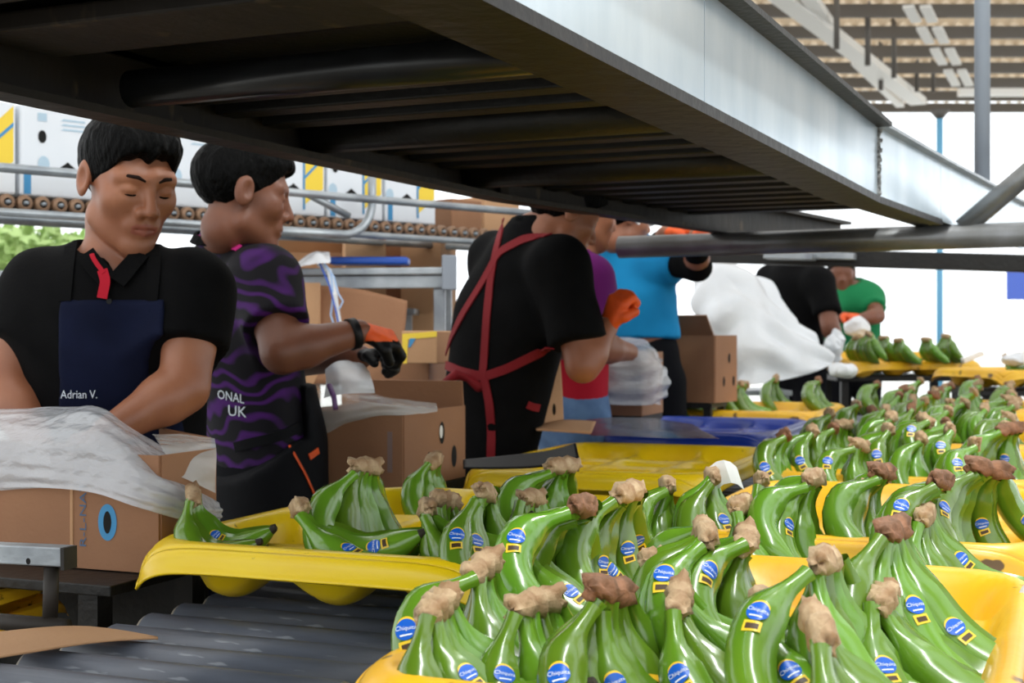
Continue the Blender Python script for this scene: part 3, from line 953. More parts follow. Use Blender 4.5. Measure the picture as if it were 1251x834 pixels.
cluster(806, 690, .995, -28, 5, 22, 'long green bananas lying to the right behind the front centre cluster', stick=(1, 2, 3), group=G1, kinds=(4, 2), low=2)
cluster(712, 622, 1.04, -20, 8, 28, 'large green banana cluster with reddish crown at the left of the nearest tray', stick=(3, 5), group=G1, low=2, crn=1)
cluster(768, 605, 1.04, -27, 7, 20, 'green bananas right of the reddish crown, back of the nearest tray', stick=(2, 3, 4), group=G1, low=2)
cluster(862, 655, 1.03, -14, 7, 30, 'green bananas with pale crown beneath the second right tray edge, left one', stick=(4,), group=G1, low=2)
cluster(912, 662, 1.02, -12, 6, 20, 'green bananas with turned crown beside the pale crown, under the tray edge', stick=(2, 3), group=G1, low=2)
cluster(1008, 690, 1.03, -30, 7, 20, 'big green banana cluster at lower right with long fingers reaching right', group=G1, kinds=(4, 2), low=2, crn=0, stick=(3,))
cluster(1000, 770, 1.005, -11, 7, 28, 'green bananas cut by the bottom frame edge at right', stick=(3, 4), group=G1, kinds=(0, 2), floor=0.885, low=2)
cluster(1092, 652, 1.04, -30, 7, 32, 'green banana cluster at the right end of the nearest tray, stickers in a row', stick=(1, 2, 3), group=G1, kinds=(4, 2), crn=1, low=2)
cluster(655, 742, .985, -29, 6, 25, 'green bananas low between the two front clusters', stick=(2, 3), group=G1, kinds=(2, 0), low=2)
cluster(930, 740, .985, -18, 6, 26, 'green bananas low between front centre and lower right clusters', stick=(2,), group=G1, kinds=(2, 4), low=2)
G2 = 'banana clusters in the left tray'
cluster(236, 608, 1.003, 5, 6, 24, 'small green banana cluster at the far left end of the yellow tray', stick=(3,), group=G2, kinds=(5, 3), scale=1.0, floor=0.907)
cluster(366, 624, .992, 8, 6, 30, 'green bananas with upright tan crown near the front yellow edge', stick=(3, 4), group=G2, kinds=(2, 4), floor=0.907)
cluster(447, 573, 1.04, -18, 6, 25, 'tall green banana cluster before the cardboard box', group=G2, kinds=(2, 5))
cluster(522, 624, .995, 0, 7, 34, 'green bananas with a long stickered finger over the left tray edge', stick=(4,), group=G2, kinds=(2, 4, 5), floor=0.905)
cluster(530, 565, 1.0, -13, 5, 26, 'small green banana cluster peeking up before the carton corner', group=G2, kinds=(3,), low=2)
cluster(593, 606, 1.02, -13, 8, 31, 'wide green banana cluster in the right half of the left tray', stick=(2, 4), group=G2, kinds=(0, 2, 5), crn=2, low=2)
cluster(545, 615, 1.0, -25, 5, 31, 'green bananas with fingers bulging left behind the long stickered finger', group=G2, kinds=(2, 5), stick=(2,), low=2)
cluster(688, 572, 1.03, -26, 7, 20, 'green bananas with raised tan crown before the black strip', group=G2, kinds=(5, 0), low=1)
cluster(650, 612, 1.0, -25, 6, 34, 'green bananas tucked right of the wide cluster in the left tray', group=G2, kinds=(0, 2), stick=(3,), low=2)
G3 = 'banana clusters in the second right tray'
cluster(815, 596, 1.01, -10, 6, 25, 'green bananas at the left end of the second right tray', group=G3, low=2)
cluster(870, 585, 1.02, -12, 8, 22, 'green bananas with a white paper tag on the crown', stick=(4,), group=G3, kinds=(2, 0), low=2)
cluster(994, 587, 1.03, -23, 8, 26, 'green bananas with a row of three crown stubs, middle of second right tray', stick=(4,), group=G3, low=2)
cluster(1078, 580, 1.03, -23, 7, 22, 'green bananas behind the brown crown in the second right tray', group=G3, crn=1, low=2)
cluster(1150, 590, 1.04, -26, 8, 30, 'large shiny green banana cluster with thick brown crown at right', stick=(3, 5), group=G3, low=2, crn=1)
cluster(1209, 576, 1.04, -48, 7, 35, 'green bananas with slanted crown at the right frame edge', stick=(1, 2, 4), group=G3, kinds=(3, 1), crn=1, low=2)
cluster(930, 590, 1.0, -18, 6, 26, 'green bananas between the paper tag and the three crown stubs', stick=(3,), group=G3, kinds=(2, 0), low=2)
G4 = 'banana clusters in the third right tray'
for px, py, zc, az, n, fan, lb in [
    (958, 535, 1.02, -11, 6, 30, 'green bananas at the left front of the third right tray'),
    (993, 528, 1.02, -18, 6, 31, 'green bananas next to the left front cluster of the third right tray'),
    (1050, 546, 1.01, -30, 6, 34, 'green bananas low in front of the third right tray'),
    (1085, 527, 1.03, -16, 6, 35, 'green bananas behind the low front cluster of the third tray'),
    (1130, 515, 1.04, -10, 7, 34, 'green bananas with long brown crown, back of the third right tray'),
    (1190, 546, 1.02, -16, 7, 22, 'green bananas above the large shiny cluster, third right tray'),
    (1234, 526, 1.03, -50, 6, 22, 'green bananas at the right frame edge, third right tray'),
    (1160, 528, 1.03, -13, 6, 28, 'green bananas right of the long brown crown, third right tray')]:
    cluster(px, py, zc, az, n, fan, lb, group=G4, stick=(1,), crn=px % 3, low=2)
G5 = 'banana clusters in the fourth right tray'
for px, py, zc, az, n, fan, lb in [
    (1013, 508, 1.03, -13, 6, 27, 'blurred green bananas at the left end of the fourth right tray'),
    (1046, 496, 1.03, -10, 6, 22, 'blurred green bananas second from left in the fourth right tray'),
    (1082, 502, 1.03, -22, 6, 34, 'blurred green bananas in the middle of the fourth right tray'),
    (1115, 490, 1.03, -19, 6, 29, 'blurred green bananas behind the middle of the fourth right tray'),
    (1160, 494, 1.04, -13, 7, 28, 'blurred green bananas with bright curved finger, fourth right tray'),
    (1203, 500, 1.03, -18, 6, 21, 'blurred green bananas near the right of the fourth right tray'),
    (1236, 490, 1.04, -50, 6, 28, 'blurred green bananas at the right end of the fourth right tray')]:
    cluster(px, py, zc, az, n, fan, lb, group=G5, crn=px % 3, low=1)
G6 = 'banana clusters in the far right trays'
for px, py, zc, az, n, fan, lb in [
    (1072, 470, 1.03, -14, 6, 20, 'far green bananas before the tilted metal scraps'),
    (1125, 466, 1.04, -27, 6, 27, 'far green bananas below the white strip'),
    (1162, 472, 1.03, -23, 6, 34, 'far green bananas right of the white strip'),
    (1195, 464, 1.04, -20, 6, 29, 'far green bananas near the right frame edge'),
    (1236, 470, 1.03, -15, 6, 32, 'far green bananas touching the right frame edge')]:
    cluster(px, py, zc, az, n, fan, lb, group=G6, crn=px % 3)
G7 = 'banana clusters in the tray behind the blue one'
for px, py, zc, az, n, fan, lb in [
    (905, 470, 1.04, -19, 6, 23, 'green bananas beside the brown carton, behind the blue tray'),
    (948, 463, 1.05, -24, 5, 32, 'green bananas with a tall finger at the foot of the white plastic'),
    (1000, 465, 1.05, -11, 6, 28, 'green bananas right of the tall finger, behind the blue tray')]:
    cluster(px, py, zc, az, n, fan, lb, group=G7, crn=px % 3, floor=0.90)
G8 = 'banana clusters in the far tray by the green shirt'
for k, (px, py, lb) in enumerate([(1062, 410, 'small distant green bananas at the left of the far tray'), (1098, 417, 'small distant green bananas at the middle of the far tray'), (1132, 416, 'small distant green bananas right of the middle of the far tray'), (1156, 412, 'small distant green bananas at the right of the far tray'), (1080, 414, 'small distant green bananas left of the middle of the far tray'), (1046, 414, 'small distant green bananas by the white bag at the far tray')]):
    cluster(px, py, 0, 20, 5, 60, lb, group=G8, d=7.3 + 0.05 * k, floor=1.09, kinds=(1, 3))
cluster(1228, 438, 0, -17, 6, 24, 'small distant green bananas in the tray at right frame edge', d=6.7, floor=1.05, low=2)
for px, py, zc, az, n, lb in [
    (1062, 600, 1.0, -12, 6, 'green bananas filling the gap left of the thick brown crown'),
    (905, 620, 1.0, -20, 5, 'green bananas low at the front left of the second right tray'),
    (1130, 632, 1.0, -30, 5, 'green bananas low before the thick brown crown at right')]:
    cluster(px, py, zc, az, n, 30, lb, group=G3, stick=(1,), low=2, kinds=(2, 0))
for px, py, zc, az, n, lb in [
    (640, 668, 1.0, -22, 6, 'green bananas between the left tray edge and the reddish crown'),
    (830, 735, .985, -15, 6, 'green bananas low right of the front centre cluster'),
    (1080, 735, .985, -35, 5, 'green bananas low under the stickers in a row')]:
    cluster(px, py, zc, az, n, 30, lb, group=G1, stick=(1,), low=0, kinds=(2, 4))
fill(-0.31, 3.38, 6, 'third right tray', G4)
fill(-0.33, 4.32, 6, 'fourth right tray', G5)
fill(-0.36, 5.26, 8, 'fifth right tray', 'banana clusters in the fifth right tray')
fill(-0.40, 6.22, 8, 'last right tray', 'banana clusters in the last right tray')
fill(-1.16, 5.73, 3, 'tray behind the blue one', G7)
# white paper tag on one cluster
p = W(884, 574, 2.21)
mb = MB()
mb.grid([[p + Vector((-.022 + .011 * i + .004 * j, .004 * abs(i - 2), .016 - .012 * j - .003 * (i - 2) ** 2)) for j in range(4)] for i in range(5)])
o = solid(mb.build('paper_tag', M['white'], loc=p), 0.001)
tag(o, 'white paper tag folded over a banana crown', 'tag')

# ------------------------------------------------------------------ smooth bodies from distance fields
def V3(p): return np.array([p[0], p[1], p[2]], dtype=np.float32)
def smin(a, b, k):
    h = np.clip(0.5 + 0.5 * (b - a) / k, 0, 1)
    return b + (a - b) * h - k * h * (1 - h)
def smax(a, b, k): return -smin(-a, -b, k)
def cone(P, a, b, r1, r2, ax=None, kf=1.0):
    a, b = V3(a), V3(b)
    ba = b - a
    q = P - a
    t = np.clip((q @ ba) / max(1e-9, float(ba @ ba)), 0, 1)
    q = q - t[..., None] * ba
    if ax is not None:
        ax = V3(ax)
        q = q + (q @ ax)[..., None] * ax * (1 / kf - 1)
    return np.sqrt((q * q).sum(-1)) - (r1 + (r2 - r1) * t)
def ball(P, c, r): return np.sqrt(((P - V3(c)) ** 2).sum(-1)) - r
def ellip(P, c, r):
    q = (P - V3(c)) / V3(r)
    k = np.sqrt((q * q).sum(-1)) + 1e-6
    k2 = np.sqrt(((q / V3(r)) ** 2).sum(-1)) + 1e-6
    return k * (k - 1) / k2
def plane(P, p, n):
    n = V3(n); n = n / np.linalg.norm(n)
    return (P - V3(p)) @ n
_nd = rng.normal(size=(40, 3)).astype(np.float32)
_np = rng.uniform(0, 6.28, 40).astype(np.float32)
def wob(P, freq, seed=0, n=6):
    out = 0
    for i in range(n):
        j = (seed * 7 + i) % 40
        w = _nd[j] / np.linalg.norm(_nd[j]) * freq * (1 + 0.35 * (i - n / 2) / n)
        out = out + np.sin(P @ w + _np[j])
    return out / n
def nets(f, xs, ys, zs):
    """surface nets on a rectilinear grid"""
    X, Y, Z = np.meshgrid(xs, ys, zs, indexing='ij')
    P = np.stack([X, Y, Z], -1).astype(np.float32)
    # coarse pass: blocks of 4 far from the surface keep the coarse value
    B = 4
    if X.size > 60000:
        ci = [np.minimum(np.arange(0, n_ + B, B), n_ - 1) for n_ in X.shape]
        Pc = P[np.ix_(*ci)]
        Gc = f(Pc.reshape(-1, 3)).reshape(Pc.shape[:3])
        step = max(float(np.max(np.diff(a_))) for a_ in (xs, ys, zs)) * B * 1.75 + 0.012
        bi = [np.minimum((np.arange(n_) + B // 2) // B, len(c_) - 1) for n_, c_ in zip(X.shape, ci)]
        G = Gc[np.ix_(*bi)].astype(np.float32)
        mk = np.abs(G) < step
        G[mk] = f(P[mk])
    else:
        G = f(P.reshape(-1, 3)).reshape(X.shape).astype(np.float32)
    ins = G < 0
    nx, ny, nz = G.shape
    cnt = np.zeros((nx - 1, ny - 1, nz - 1), np.int8)
    for a in (0, 1):
        for b in (0, 1):
            for c in (0, 1):
                cnt += ins[a:nx - 1 + a, b:ny - 1 + b, c:nz - 1 + c]
    act = np.argwhere((cnt > 0) & (cnt < 8))
    idx = -np.ones((nx - 1, ny - 1, nz - 1), np.int64)
    idx[act[:, 0], act[:, 1], act[:, 2]] = np.arange(len(act))
    acc = np.zeros((len(act), 3)); num = np.zeros(len(act))
    corners = [(0, 0, 0), (1, 0, 0), (0, 1, 0), (1, 1, 0), (0, 0, 1), (1, 0, 1), (0, 1, 1), (1, 1, 1)]
    for i in range(8):
        for ax in range(3):
            if corners[i][ax]: continue
            c0 = np.array(corners[i]); c1 = c0.copy(); c1[ax] = 1
            i0, i1 = act + c0, act + c1
            g0, g1 = G[i0[:, 0], i0[:, 1], i0[:, 2]], G[i1[:, 0], i1[:, 1], i1[:, 2]]
            m = (g0 < 0) != (g1 < 0)
            t = (g0 / np.where(m, g0 - g1, 1))[:, None]
            p = P[i0[:, 0], i0[:, 1], i0[:, 2]] * (1 - t) + P[i1[:, 0], i1[:, 1], i1[:, 2]] * t
            acc[m] += p[m]; num[m] += 1
    verts = acc / num[:, None]
    quads = []
    for ax in range(3):
        sl0 = [slice(None)] * 3; sl1 = [slice(None)] * 3
        sl0[ax], sl1[ax] = slice(0, -1), slice(1, None)
        a, b = ins[tuple(sl0)], ins[tuple(sl1)]
        e = np.argwhere(a != b)
        o1, o2 = (ax + 1) % 3, (ax + 2) % 3
        e = e[(e[:, o1] > 0) & (e[:, o2] > 0) & (e[:, o1] < G.shape[o1] - 1) & (e[:, o2] < G.shape[o2] - 1)]
        flip = a[e[:, 0], e[:, 1], e[:, 2]]
        c = []
        for d1, d2 in ((1, 1), (0, 1), (0, 0), (1, 0)):
            q = e.copy(); q[:, o1] -= d1; q[:, o2] -= d2
            c.append(idx[q[:, 0], q[:, 1], q[:, 2]])
        c = np.stack(c, 1)
        c[~flip] = c[~flip][:, ::-1]
        quads.append(c)
    return verts, np.concatenate(quads)
def axis(lo, hi, h, fine=None):
    if not fine: return np.arange(lo, hi + h, h)
    f0, f1, fh = fine
    f0, f1 = max(lo, f0), min(hi, f1)
    return np.concatenate([np.arange(lo, f0, h), np.arange(f0, f1, fh), np.arange(f1, hi + h, h)])
def sdf_obj(name, f, lo, hi, h, m, parent, fine=None, mats=None, pick=None):
    ax = [axis(lo[i], hi[i], h, None if fine is None else (fine[0][i], fine[1][i], fine[2])) for i in range(3)]
    v, q = nets(f, *ax)
    v = v - np.array(parent.location)
    me = bpy.data.meshes.new(name)
    me.from_pydata(v.tolist(), [], q.tolist())
    for k in (mats or [m]): me.materials.append(k)
    if pick is not None:
        cen = v[q].mean(1) + np.array(parent.location)
        me.polygons.foreach_set('material_index', pick(cen.astype(np.float32)).astype(np.int32))
    me.shade_smooth()
    o = bpy.data.objects.new(name, me)
    COL.objects.link(o)
    o.parent = parent
    return o
def hits(f, pix, d0, d1, n=160):
    """first surface points and normals of field f along the view rays of many pixels"""
    pix = np.array(pix, dtype=np.float64)
    o = np.array([0, 0, HC])
    u = np.stack([(pix[:, 0] - 625.5) / F, np.ones(len(pix)), (408 - pix[:, 1]) / F], -1)
    ds = np.linspace(d0, d1, n)
    P = (o + ds[None, :, None] * u[:, None, :]).reshape(-1, 3).astype(np.float32)
    g = f(P).reshape(len(pix), n)
    neg = g < 0
    i = np.where(neg.any(1), neg.argmax(1), g.argmin(1))
    d = ds[i]
    g1 = g[np.arange(len(pix)), i]; g0 = g[np.arange(len(pix)), np.maximum(i - 1, 0)]
    back = np.where((g1 < 0) & (g0 > 0), g1 / np.where(g1 == g0, 1, g1 - g0), 0)
    d = d - back * (ds[1] - ds[0])
    p = (o + d[:, None] * u).astype(np.float32)
    e = 0.004
    nn = np.stack([f(p + np.eye(3, dtype=np.float32)[k] * e) - f(p - np.eye(3, dtype=np.float32)[k] * e) for k in range(3)], -1)
    nn = nn / (np.linalg.norm(nn, axis=1, keepdims=True) + 1e-9)
    return [Vector(q.tolist()) for q in p], [Vector(q.tolist()) for q in nn]
def hit(f, px, py, d0, d1):
    P, N = hits(f, [(px, py)], d0, d1)
    return P[0], N[0]
def near(f, c, r):
    """evaluate f only close to c"""
    c = V3(c)
    def g(P):
        d = np.sqrt(((P - c) ** 2).sum(-1)) - r * 0.8
        m = d < r * 0.2
        out = np.maximum(d, 0.05)
        if m.any(): out[m] = f(P[m])
        return out
    return g
def dense(pts, n):
    out = []
    for i in range(len(pts) - 1):
        for k in range(n):
            s = k / n
            out.append(tuple(pts[i][j] * (1 - s) + pts[i + 1][j] * s for j in range(len(pts[i]))))
    return out + [tuple(pts[-1])]
def strap_on(name, f, pts, width, thick, m, parent, d0, d1, n=6, lift=0.001):
    P, N = hits(f, dense(pts, n), d0, d1)
    P = [p + nn * lift for p, nn in zip(P, N)]
    for _ in range(2):
        N = [(N[max(i - 1, 0)] + N[i] * 2 + N[min(i + 1, len(N) - 1)]).normalized() for i in range(len(N))]
        P = [P[0]] + [(P[i - 1] + P[i] * 2 + P[i + 1]) / 4 for i in range(1, len(P) - 1)] + [P[-1]]
    return MB().strip(P, N, width, thick).build(name, m, parent, world=True, smooth=False)
def text_on(name, f, s, px, py, hpx, m, parent, d0, d1, slope=0.0, lift=0.003, sx=1.0):
    V, Fc = text_tris(s, 1.0)
    P, N = hits(f, [(px + x * hpx * sx, py - y * hpx + x * hpx * slope) for x, y in V], d0, d1, 100)
    out = [p + nn * lift for p, nn in zip(P, N)]
    return MB().add(out, Fc).build(name, m, parent, world=True)

class Frame:
    """head frame: x to the head's right-hand side as seen from behind, y forward, z up"""
    def __init__(s, c, fwd, up=(0, 0, 1), scale=1.0):
        y = Vector(fwd).normalized()
        x = y.cross(Vector(up)).normalized()
        z = x.cross(y)
        s.c, s.k = Vector(c), scale
        s.R = np.array([[x[i], y[i], z[i]] for i in range(3)], dtype=np.float32)
    def loc(s, P): return ((P - V3(s.c)) @ s.R) / s.k
    def out(s, p): return Vector((V3(s.c) + s.R @ (np.array(p, dtype=np.float32) * s.k)).tolist())
def head_f(fr):
    def f(P):
        p = fr.loc(P)
        pa = p.copy(); pa[:, 0] = np.abs(pa[:, 0])
        d = ellip(p, (0, -0.014, 0.036), (0.074, 0.094, 0.080))
        d = smin(d, ellip(p, (0, 0.030, -0.022), (0.060, 0.058, 0.078)), 0.03)
        d = smin(d, cone(pa, (0.046, 0.004, -0.062), (0.012, 0.062, -0.094), 0.021, 0.019), 0.03)
        d = smin(d, ball(p, (0, 0.070, -0.097), 0.017), 0.022)
        d = smin(d, ball(pa, (0.043, 0.052, -0.018), 0.021), 0.025)
        d = smin(d, cone(pa, (0.008, 0.080, 0.024), (0.046, 0.064, 0.022), 0.010, 0.010), 0.016)
        d = smax(d, -ellip(pa, (0.031, 0.094, 0.004), (0.019, 0.014, 0.011)), 0.012)
        d = smin(d, ellip(pa, (0.031, 0.0715, 0.003), (0.0165, 0.0125, 0.0115)), 0.004)
        d = smin(d, cone(p, (0, 0.083, 0.016), (0, 0.103, -0.028), 0.0065, 0.0105), 0.010)
        d = smin(d, ball(pa, (0.0132, 0.091, -0.033), 0.0092), 0.007)
        d = smin(d, ellip(p, (0, 0.078, -0.058), (0.030, 0.014, 0.018)), 0.014)
        d = smin(d, cone(pa, (0, 0.0885, -0.0560), (0.021, 0.079, -0.0600), 0.0062, 0.0032), 0.005)
        d = smin(d, cone(pa, (0, 0.0865, -0.0685), (0.018, 0.079, -0.0650), 0.0070, 0.0036), 0.004)
        d = smax(d, -cone(pa, (0, 0.0965, -0.0622), (0.022, 0.084, -0.0622), 0.0016, 0.0010), 0.003)
        ear = ellip(pa, (0.077, -0.008, 0.000), (0.0085, 0.020, 0.032))
        ear = smax(ear, -ellip(pa, (0.087, 0.001, 0.003), (0.010, 0.012, 0.019)), 0.005)
        d = smin(d, ear, 0.008)
        return d * fr.k
    return f
def hair_f(fr, style=0):
    def f(P):
        p = fr.loc(P)
        streak = 0.0011 * np.sin(p[:, 0] * 420 + 5 * np.sin(p[:, 1] * 30)) * np.sin(p[:, 2] * 120 + 4 * np.sin(p[:, 1] * 50)) + 0.0012 * np.sin(p[:, 0] * 150 + p[:, 1] * 60)
        d = ellip(p, (0, -0.016, 0.038), (0.079, 0.0985, 0.083)) + streak
        top = ellip(p, (0, 0.010, 0.070), (0.073, 0.088, 0.057)) + streak * 1.8
        d = smin(d, top, 0.02)
        # hairline: cut the face and the nape away
        face = plane(p, (0, 0.066, 0.046), (0, -0.62, 0.78))
        side = plane(p, (0, 0.028, 0.0), (0, -1.0, 0.10))
        face = face + 0.004 * np.sin(p[:, 0] * 110 + 1.0) + 0.003 * np.sin(p[:, 0] * 230)
        d = smax(d, np.maximum(-face, 0) * 0 + np.minimum(-face, -side), 0.004)
        d = smax(d, -(p[:, 2] - (-0.052 + np.clip(p[:, 1] + 0.05, 0, 1) * 0.75)), 0.004)
        return d * fr.k
    return f
def arm_f(P, sh, el, wr, k=1.0):
    d = cone(P, sh, el, 0.056 * k, 0.043 * k)
    mid = Vector(el).lerp(Vector(wr), 0.28)
    d = smin(d, cone(P, el, mid, 0.041 * k, 0.043 * k), 0.02)
    return smin(d, cone(P, mid, wr, 0.043 * k, 0.028 * k), 0.02)
def hand_parts(wr, d, nrm, size=1.0, curl=0.6):
    """palm and five fingers: list of (a, b, r1, r2); d = direction of the hand, nrm = palm normal (fingers curl to it)"""
    d, nrm = Vector(d).normalized(), Vector(nrm).normalized()
    nrm = (nrm - d * nrm.dot(d)).normalized()
    sd = d.cross(nrm).normalized()
    wr = Vector(wr)
    out = []
    kn = wr + d * 0.085 * size
    for i, off in enumerate((-0.027, -0.009, 0.009, 0.027)):
        out.append((wr + sd * off * 0.6 * size + d * 0.01, kn + sd * off * size, 0.016 * size, 0.0125 * size))
        ln = (0.040, 0.046, 0.043, 0.034)[i] * size
        p, ang = kn + sd * off * size, curl * 0.6
        r = 0.0105 * size
        for s in range(3):
            dd = d * math.cos(ang) + nrm * math.sin(ang)
            q = p + dd * ln * (1, 0.7, 0.55)[s]
            out.append((p, q, r, r * 0.9))
            p, r = q, r * 0.9
            ang += curl
    p = wr + d * 0.025 * size - sd * 0.022 * size
    for s in range(2):
        dd = (d * 0.75 - sd * (0.65 - 0.5 * s) + nrm * (0.25 + 0.5 * s * curl)).normalized()
        q = p + dd * 0.038 * size
        out.append((p, q, 0.0125 * size, 0.0108 * size))
        p = q
    return out
def hand_f(parts):
    def f(P):
        d = None
        for a, b, r1, r2 in parts:
            c = cone(P, a, b, r1, r2)
            d = c if d is None else smin(d, c, 0.006)
        return d
    return f

class Person:
    def __init__(s, label, J, fwd, skin, h=0.009, size=1.0, name='person'):
        s.J = {k: Vector(v) for k, v in J.items()}
        s.fwd = Vector(fwd).normalized()
        s.size, s.h, s.skin = size, h, skin
        pv = s.J['pelvis']
        s.root = thing(name, label, 'person', (pv.x, pv.y, 0))
        s.lo = Vector([min(v[i] for v in s.J.values()) - 0.22 for i in range(3)])
        s.hi = Vector([max(v[i] for v in s.J.values()) + 0.22 for i in range(3)])
        s.head = Frame(s.J['head'], s.J_dir('head_fwd'), s.up, size * s.hk) if 'head' in J else None
    up = (0, 0, 1)
    hk = 1.05
    tk = 1.0
    def J_dir(s, k): return s._hf
    def torso(s, P, o=0.0):
        J, z = s.J, s.size * s.tk
        d = cone(P, J['pelvis'], J['chest'], 0.150 * z + o, 0.165 * z + o, s.fwd, 0.66)
        a, b = J['shl'].lerp(J['shr'], 0.08), J['shr'].lerp(J['shl'], 0.08)
        d = smin(d, cone(P, a, b, 0.060 * z + o, 0.060 * z + o), 0.07)
        m = (J['shl'] + J['shr']) / 2
        d = smin(d, cone(P, J['chest'], m, 0.150 * z + o, 0.10 * z + o, s.fwd, 0.66), 0.05)
        return smin(d, cone(P, m + Vector((0, 0, -0.01)), J['neck'], 0.085 * z + o, 0.058 * z + o), 0.05)
    def body_f(s, hands=()):
        hf = near(head_f(s.head), s.J['head'], 0.19 * s.size) if s.head else None
        J = s.J
        hfs = [near(hand_f(hp), hp[0][0], 0.24) for hp in hands]
        def f(P):
            d = s.torso(P, -0.012)
            for q in 'lr':
                if 'el' + q in J: d = smin(d, arm_f(P, J['sh' + q], J['el' + q], J['wr' + q], s.size), 0.02)
            for hg in hfs: d = smin(d, hg(P), 0.012)
            if hf:
                nb = s.head.out((0, -0.022, -0.075))
                nt = s.head.out((0, -0.012, -0.02))
                d = smin(d, smin(cone(P, J['neck'], nb, 0.058 * s.size, 0.053 * s.size), cone(P, nb, nt, 0.053 * s.size, 0.05 * s.size), 0.01), 0.02)
                d = smin(d, hf(P), 0.012)
            return d
        return f
    def body(s, hands=(), lips=False, fine_h=None):
        f = s.body_f(hands)
        fine = None
        if fine_h and s.head:
            c = s.J['head']
            fine = (c - Vector((.125, .125, .15)), c + Vector((.125, .125, .14)), fine_h)
        pick = None; mats = None
        if lips:
            fr = s.head
            mats = [s.skin, M['lip']]
            def pick(C):
                p = fr.loc(C)
                return ((np.abs(p[:, 0]) < 0.0235) & (p[:, 1] > 0.076) & (np.abs(p[:, 2] + 0.0625) < 0.0115 - 0.18 * np.abs(p[:, 0]))).astype(int)
        s.bodyf = f
        return sdf_obj('body', f, s.lo, s.hi, s.h, s.skin, s.root, fine, mats, pick)
    def shirt_f(s, vee=None, sleeve=0.62, o=0.006, wr_amp=0.004, hem=None, long=(), seed=1, flare=0.074, neck_r=0.066):
        J = s.J
        def f(P):
            d = s.torso(P, o)
            for q in 'lr':
                if 'el' + q not in J: continue
                a, e, w = J['sh' + q], J['el' + q], J['wr' + q]
                if q in long:
                    sl = smin(cone(P, a, e, 0.068 * s.size, 0.056 * s.size), cone(P, e, w, 0.055 * s.size, 0.040 * s.size), 0.03)
                    sl = smax(sl, plane(P, w, w - e), 0.006)
                else:
                    sl = cone(P, a, e, 0.067 * s.size, flare * s.size)
                    sl = smax(sl, plane(P, a.lerp(e, sleeve), e - a), 0.004)
                d = smin(d, sl, 0.07)
            nk = J['neck']
            d = smax(d, -cone(P, nk + Vector((0, 0, 0.02)) + s.fwd * 0.012, nk + Vector((0, 0, 0.12)) + s.fwd * 0.05, neck_r * s.size, 0.09), 0.006)
            if vee is not None:
                v = np.abs(P[:, 0] - vee[0].x - (P[:, 2] - vee[0].z) * vee[2]) - (P[:, 2] - vee[0].z) * vee[1]
                d = smax(d, -np.maximum(np.maximum(v * 0.85, vee[0].z - P[:, 2]), P[:, 1] - nk.y + 0.01), 0.004)
            if hem is not None: d = np.maximum(d, hem - P[:, 2])
            return d + wr_amp * wob(P * np.array([1, 1, .55], np.float32), 42, seed) + wr_amp * .5 * wob(P, 85, seed + 1)
        return f
    def shirt(s, f, m, name='shirt', h=None, mats=None, pick=None):
        return sdf_obj(name, f, s.lo, s.hi, h or s.h, m, s.root, None, mats, pick)
    def hair(s, h=0.004, style=0):
        c = s.J['head']
        return sdf_obj('hair', hair_f(s.head, style), c - Vector((.14, .14, .12)), c + Vector((.14, .14, .16)), h, M['hair'], s.root)
    def legs(s, m):
        pv, z = s.J['pelvis'], s.size
        sx = s.fwd.cross(Vector((0, 0, 1))).normalized()
        f0 = Vector((s.fwd.x, s.fwd.y, 0)).normalized()
        def f(P):
            d = cone(P, pv + Vector((0, 0, .06)), pv - Vector((0, 0, 0.04)), 0.145 * z, 0.15 * z, s.fwd, 0.72)
            for q in (-1, 1):
                hip = pv + sx * 0.085 * q * z - Vector((0, 0, .05))
                kn = Vector((pv.x, pv.y, 0.46)) + sx * 0.10 * q + f0 * 0.02
                an = Vector((pv.x, pv.y, 0.09)) + sx * 0.11 * q
                d = smin(d, smin(cone(P, hip, kn, 0.088 * z, 0.066 * z), cone(P, kn, an, 0.064 * z, 0.052 * z), 0.02), 0.03)
            return smax(d, 0.07 - P[:, 2], .004) + 0.003 * wob(P, 40, 3)
        sdf_obj('trousers', f, (pv.x - .3, pv.y - .3, 0.02), (pv.x + .3, pv.y + .3, pv.z + .24), 0.014, m, s.root)
        for q in (-1, 1):
            an = Vector((pv.x, pv.y, 0)) + sx * 0.11 * q
            def fs(P, an=an):
                d = cone(P, an + Vector((0, 0, .045)) - f0 * .03, an + f0 * .15 + Vector((0, 0, .03)), 0.046, 0.038)
                d = smin(d, cone(P, an + Vector((0, 0, .05)), an + Vector((0, 0, .10)), 0.045, 0.05), 0.03)
                return np.maximum(d, 0.001 - P[:, 2])
            sdf_obj('shoe', fs, an + Vector((-.24, -.24, -.02)), an + Vector((.24, .24, .18)), 0.012, M['shoe'], s.root)
def make_person(label, J, fwd, skin, head_fwd, head_up=(0, 0, 1), h=0.009, size=1.0):
    p = Person.__new__(Person)
    p._hf, p.up = head_fwd, head_up
    p.__init__(label, J, fwd, skin, h, size)
    return p

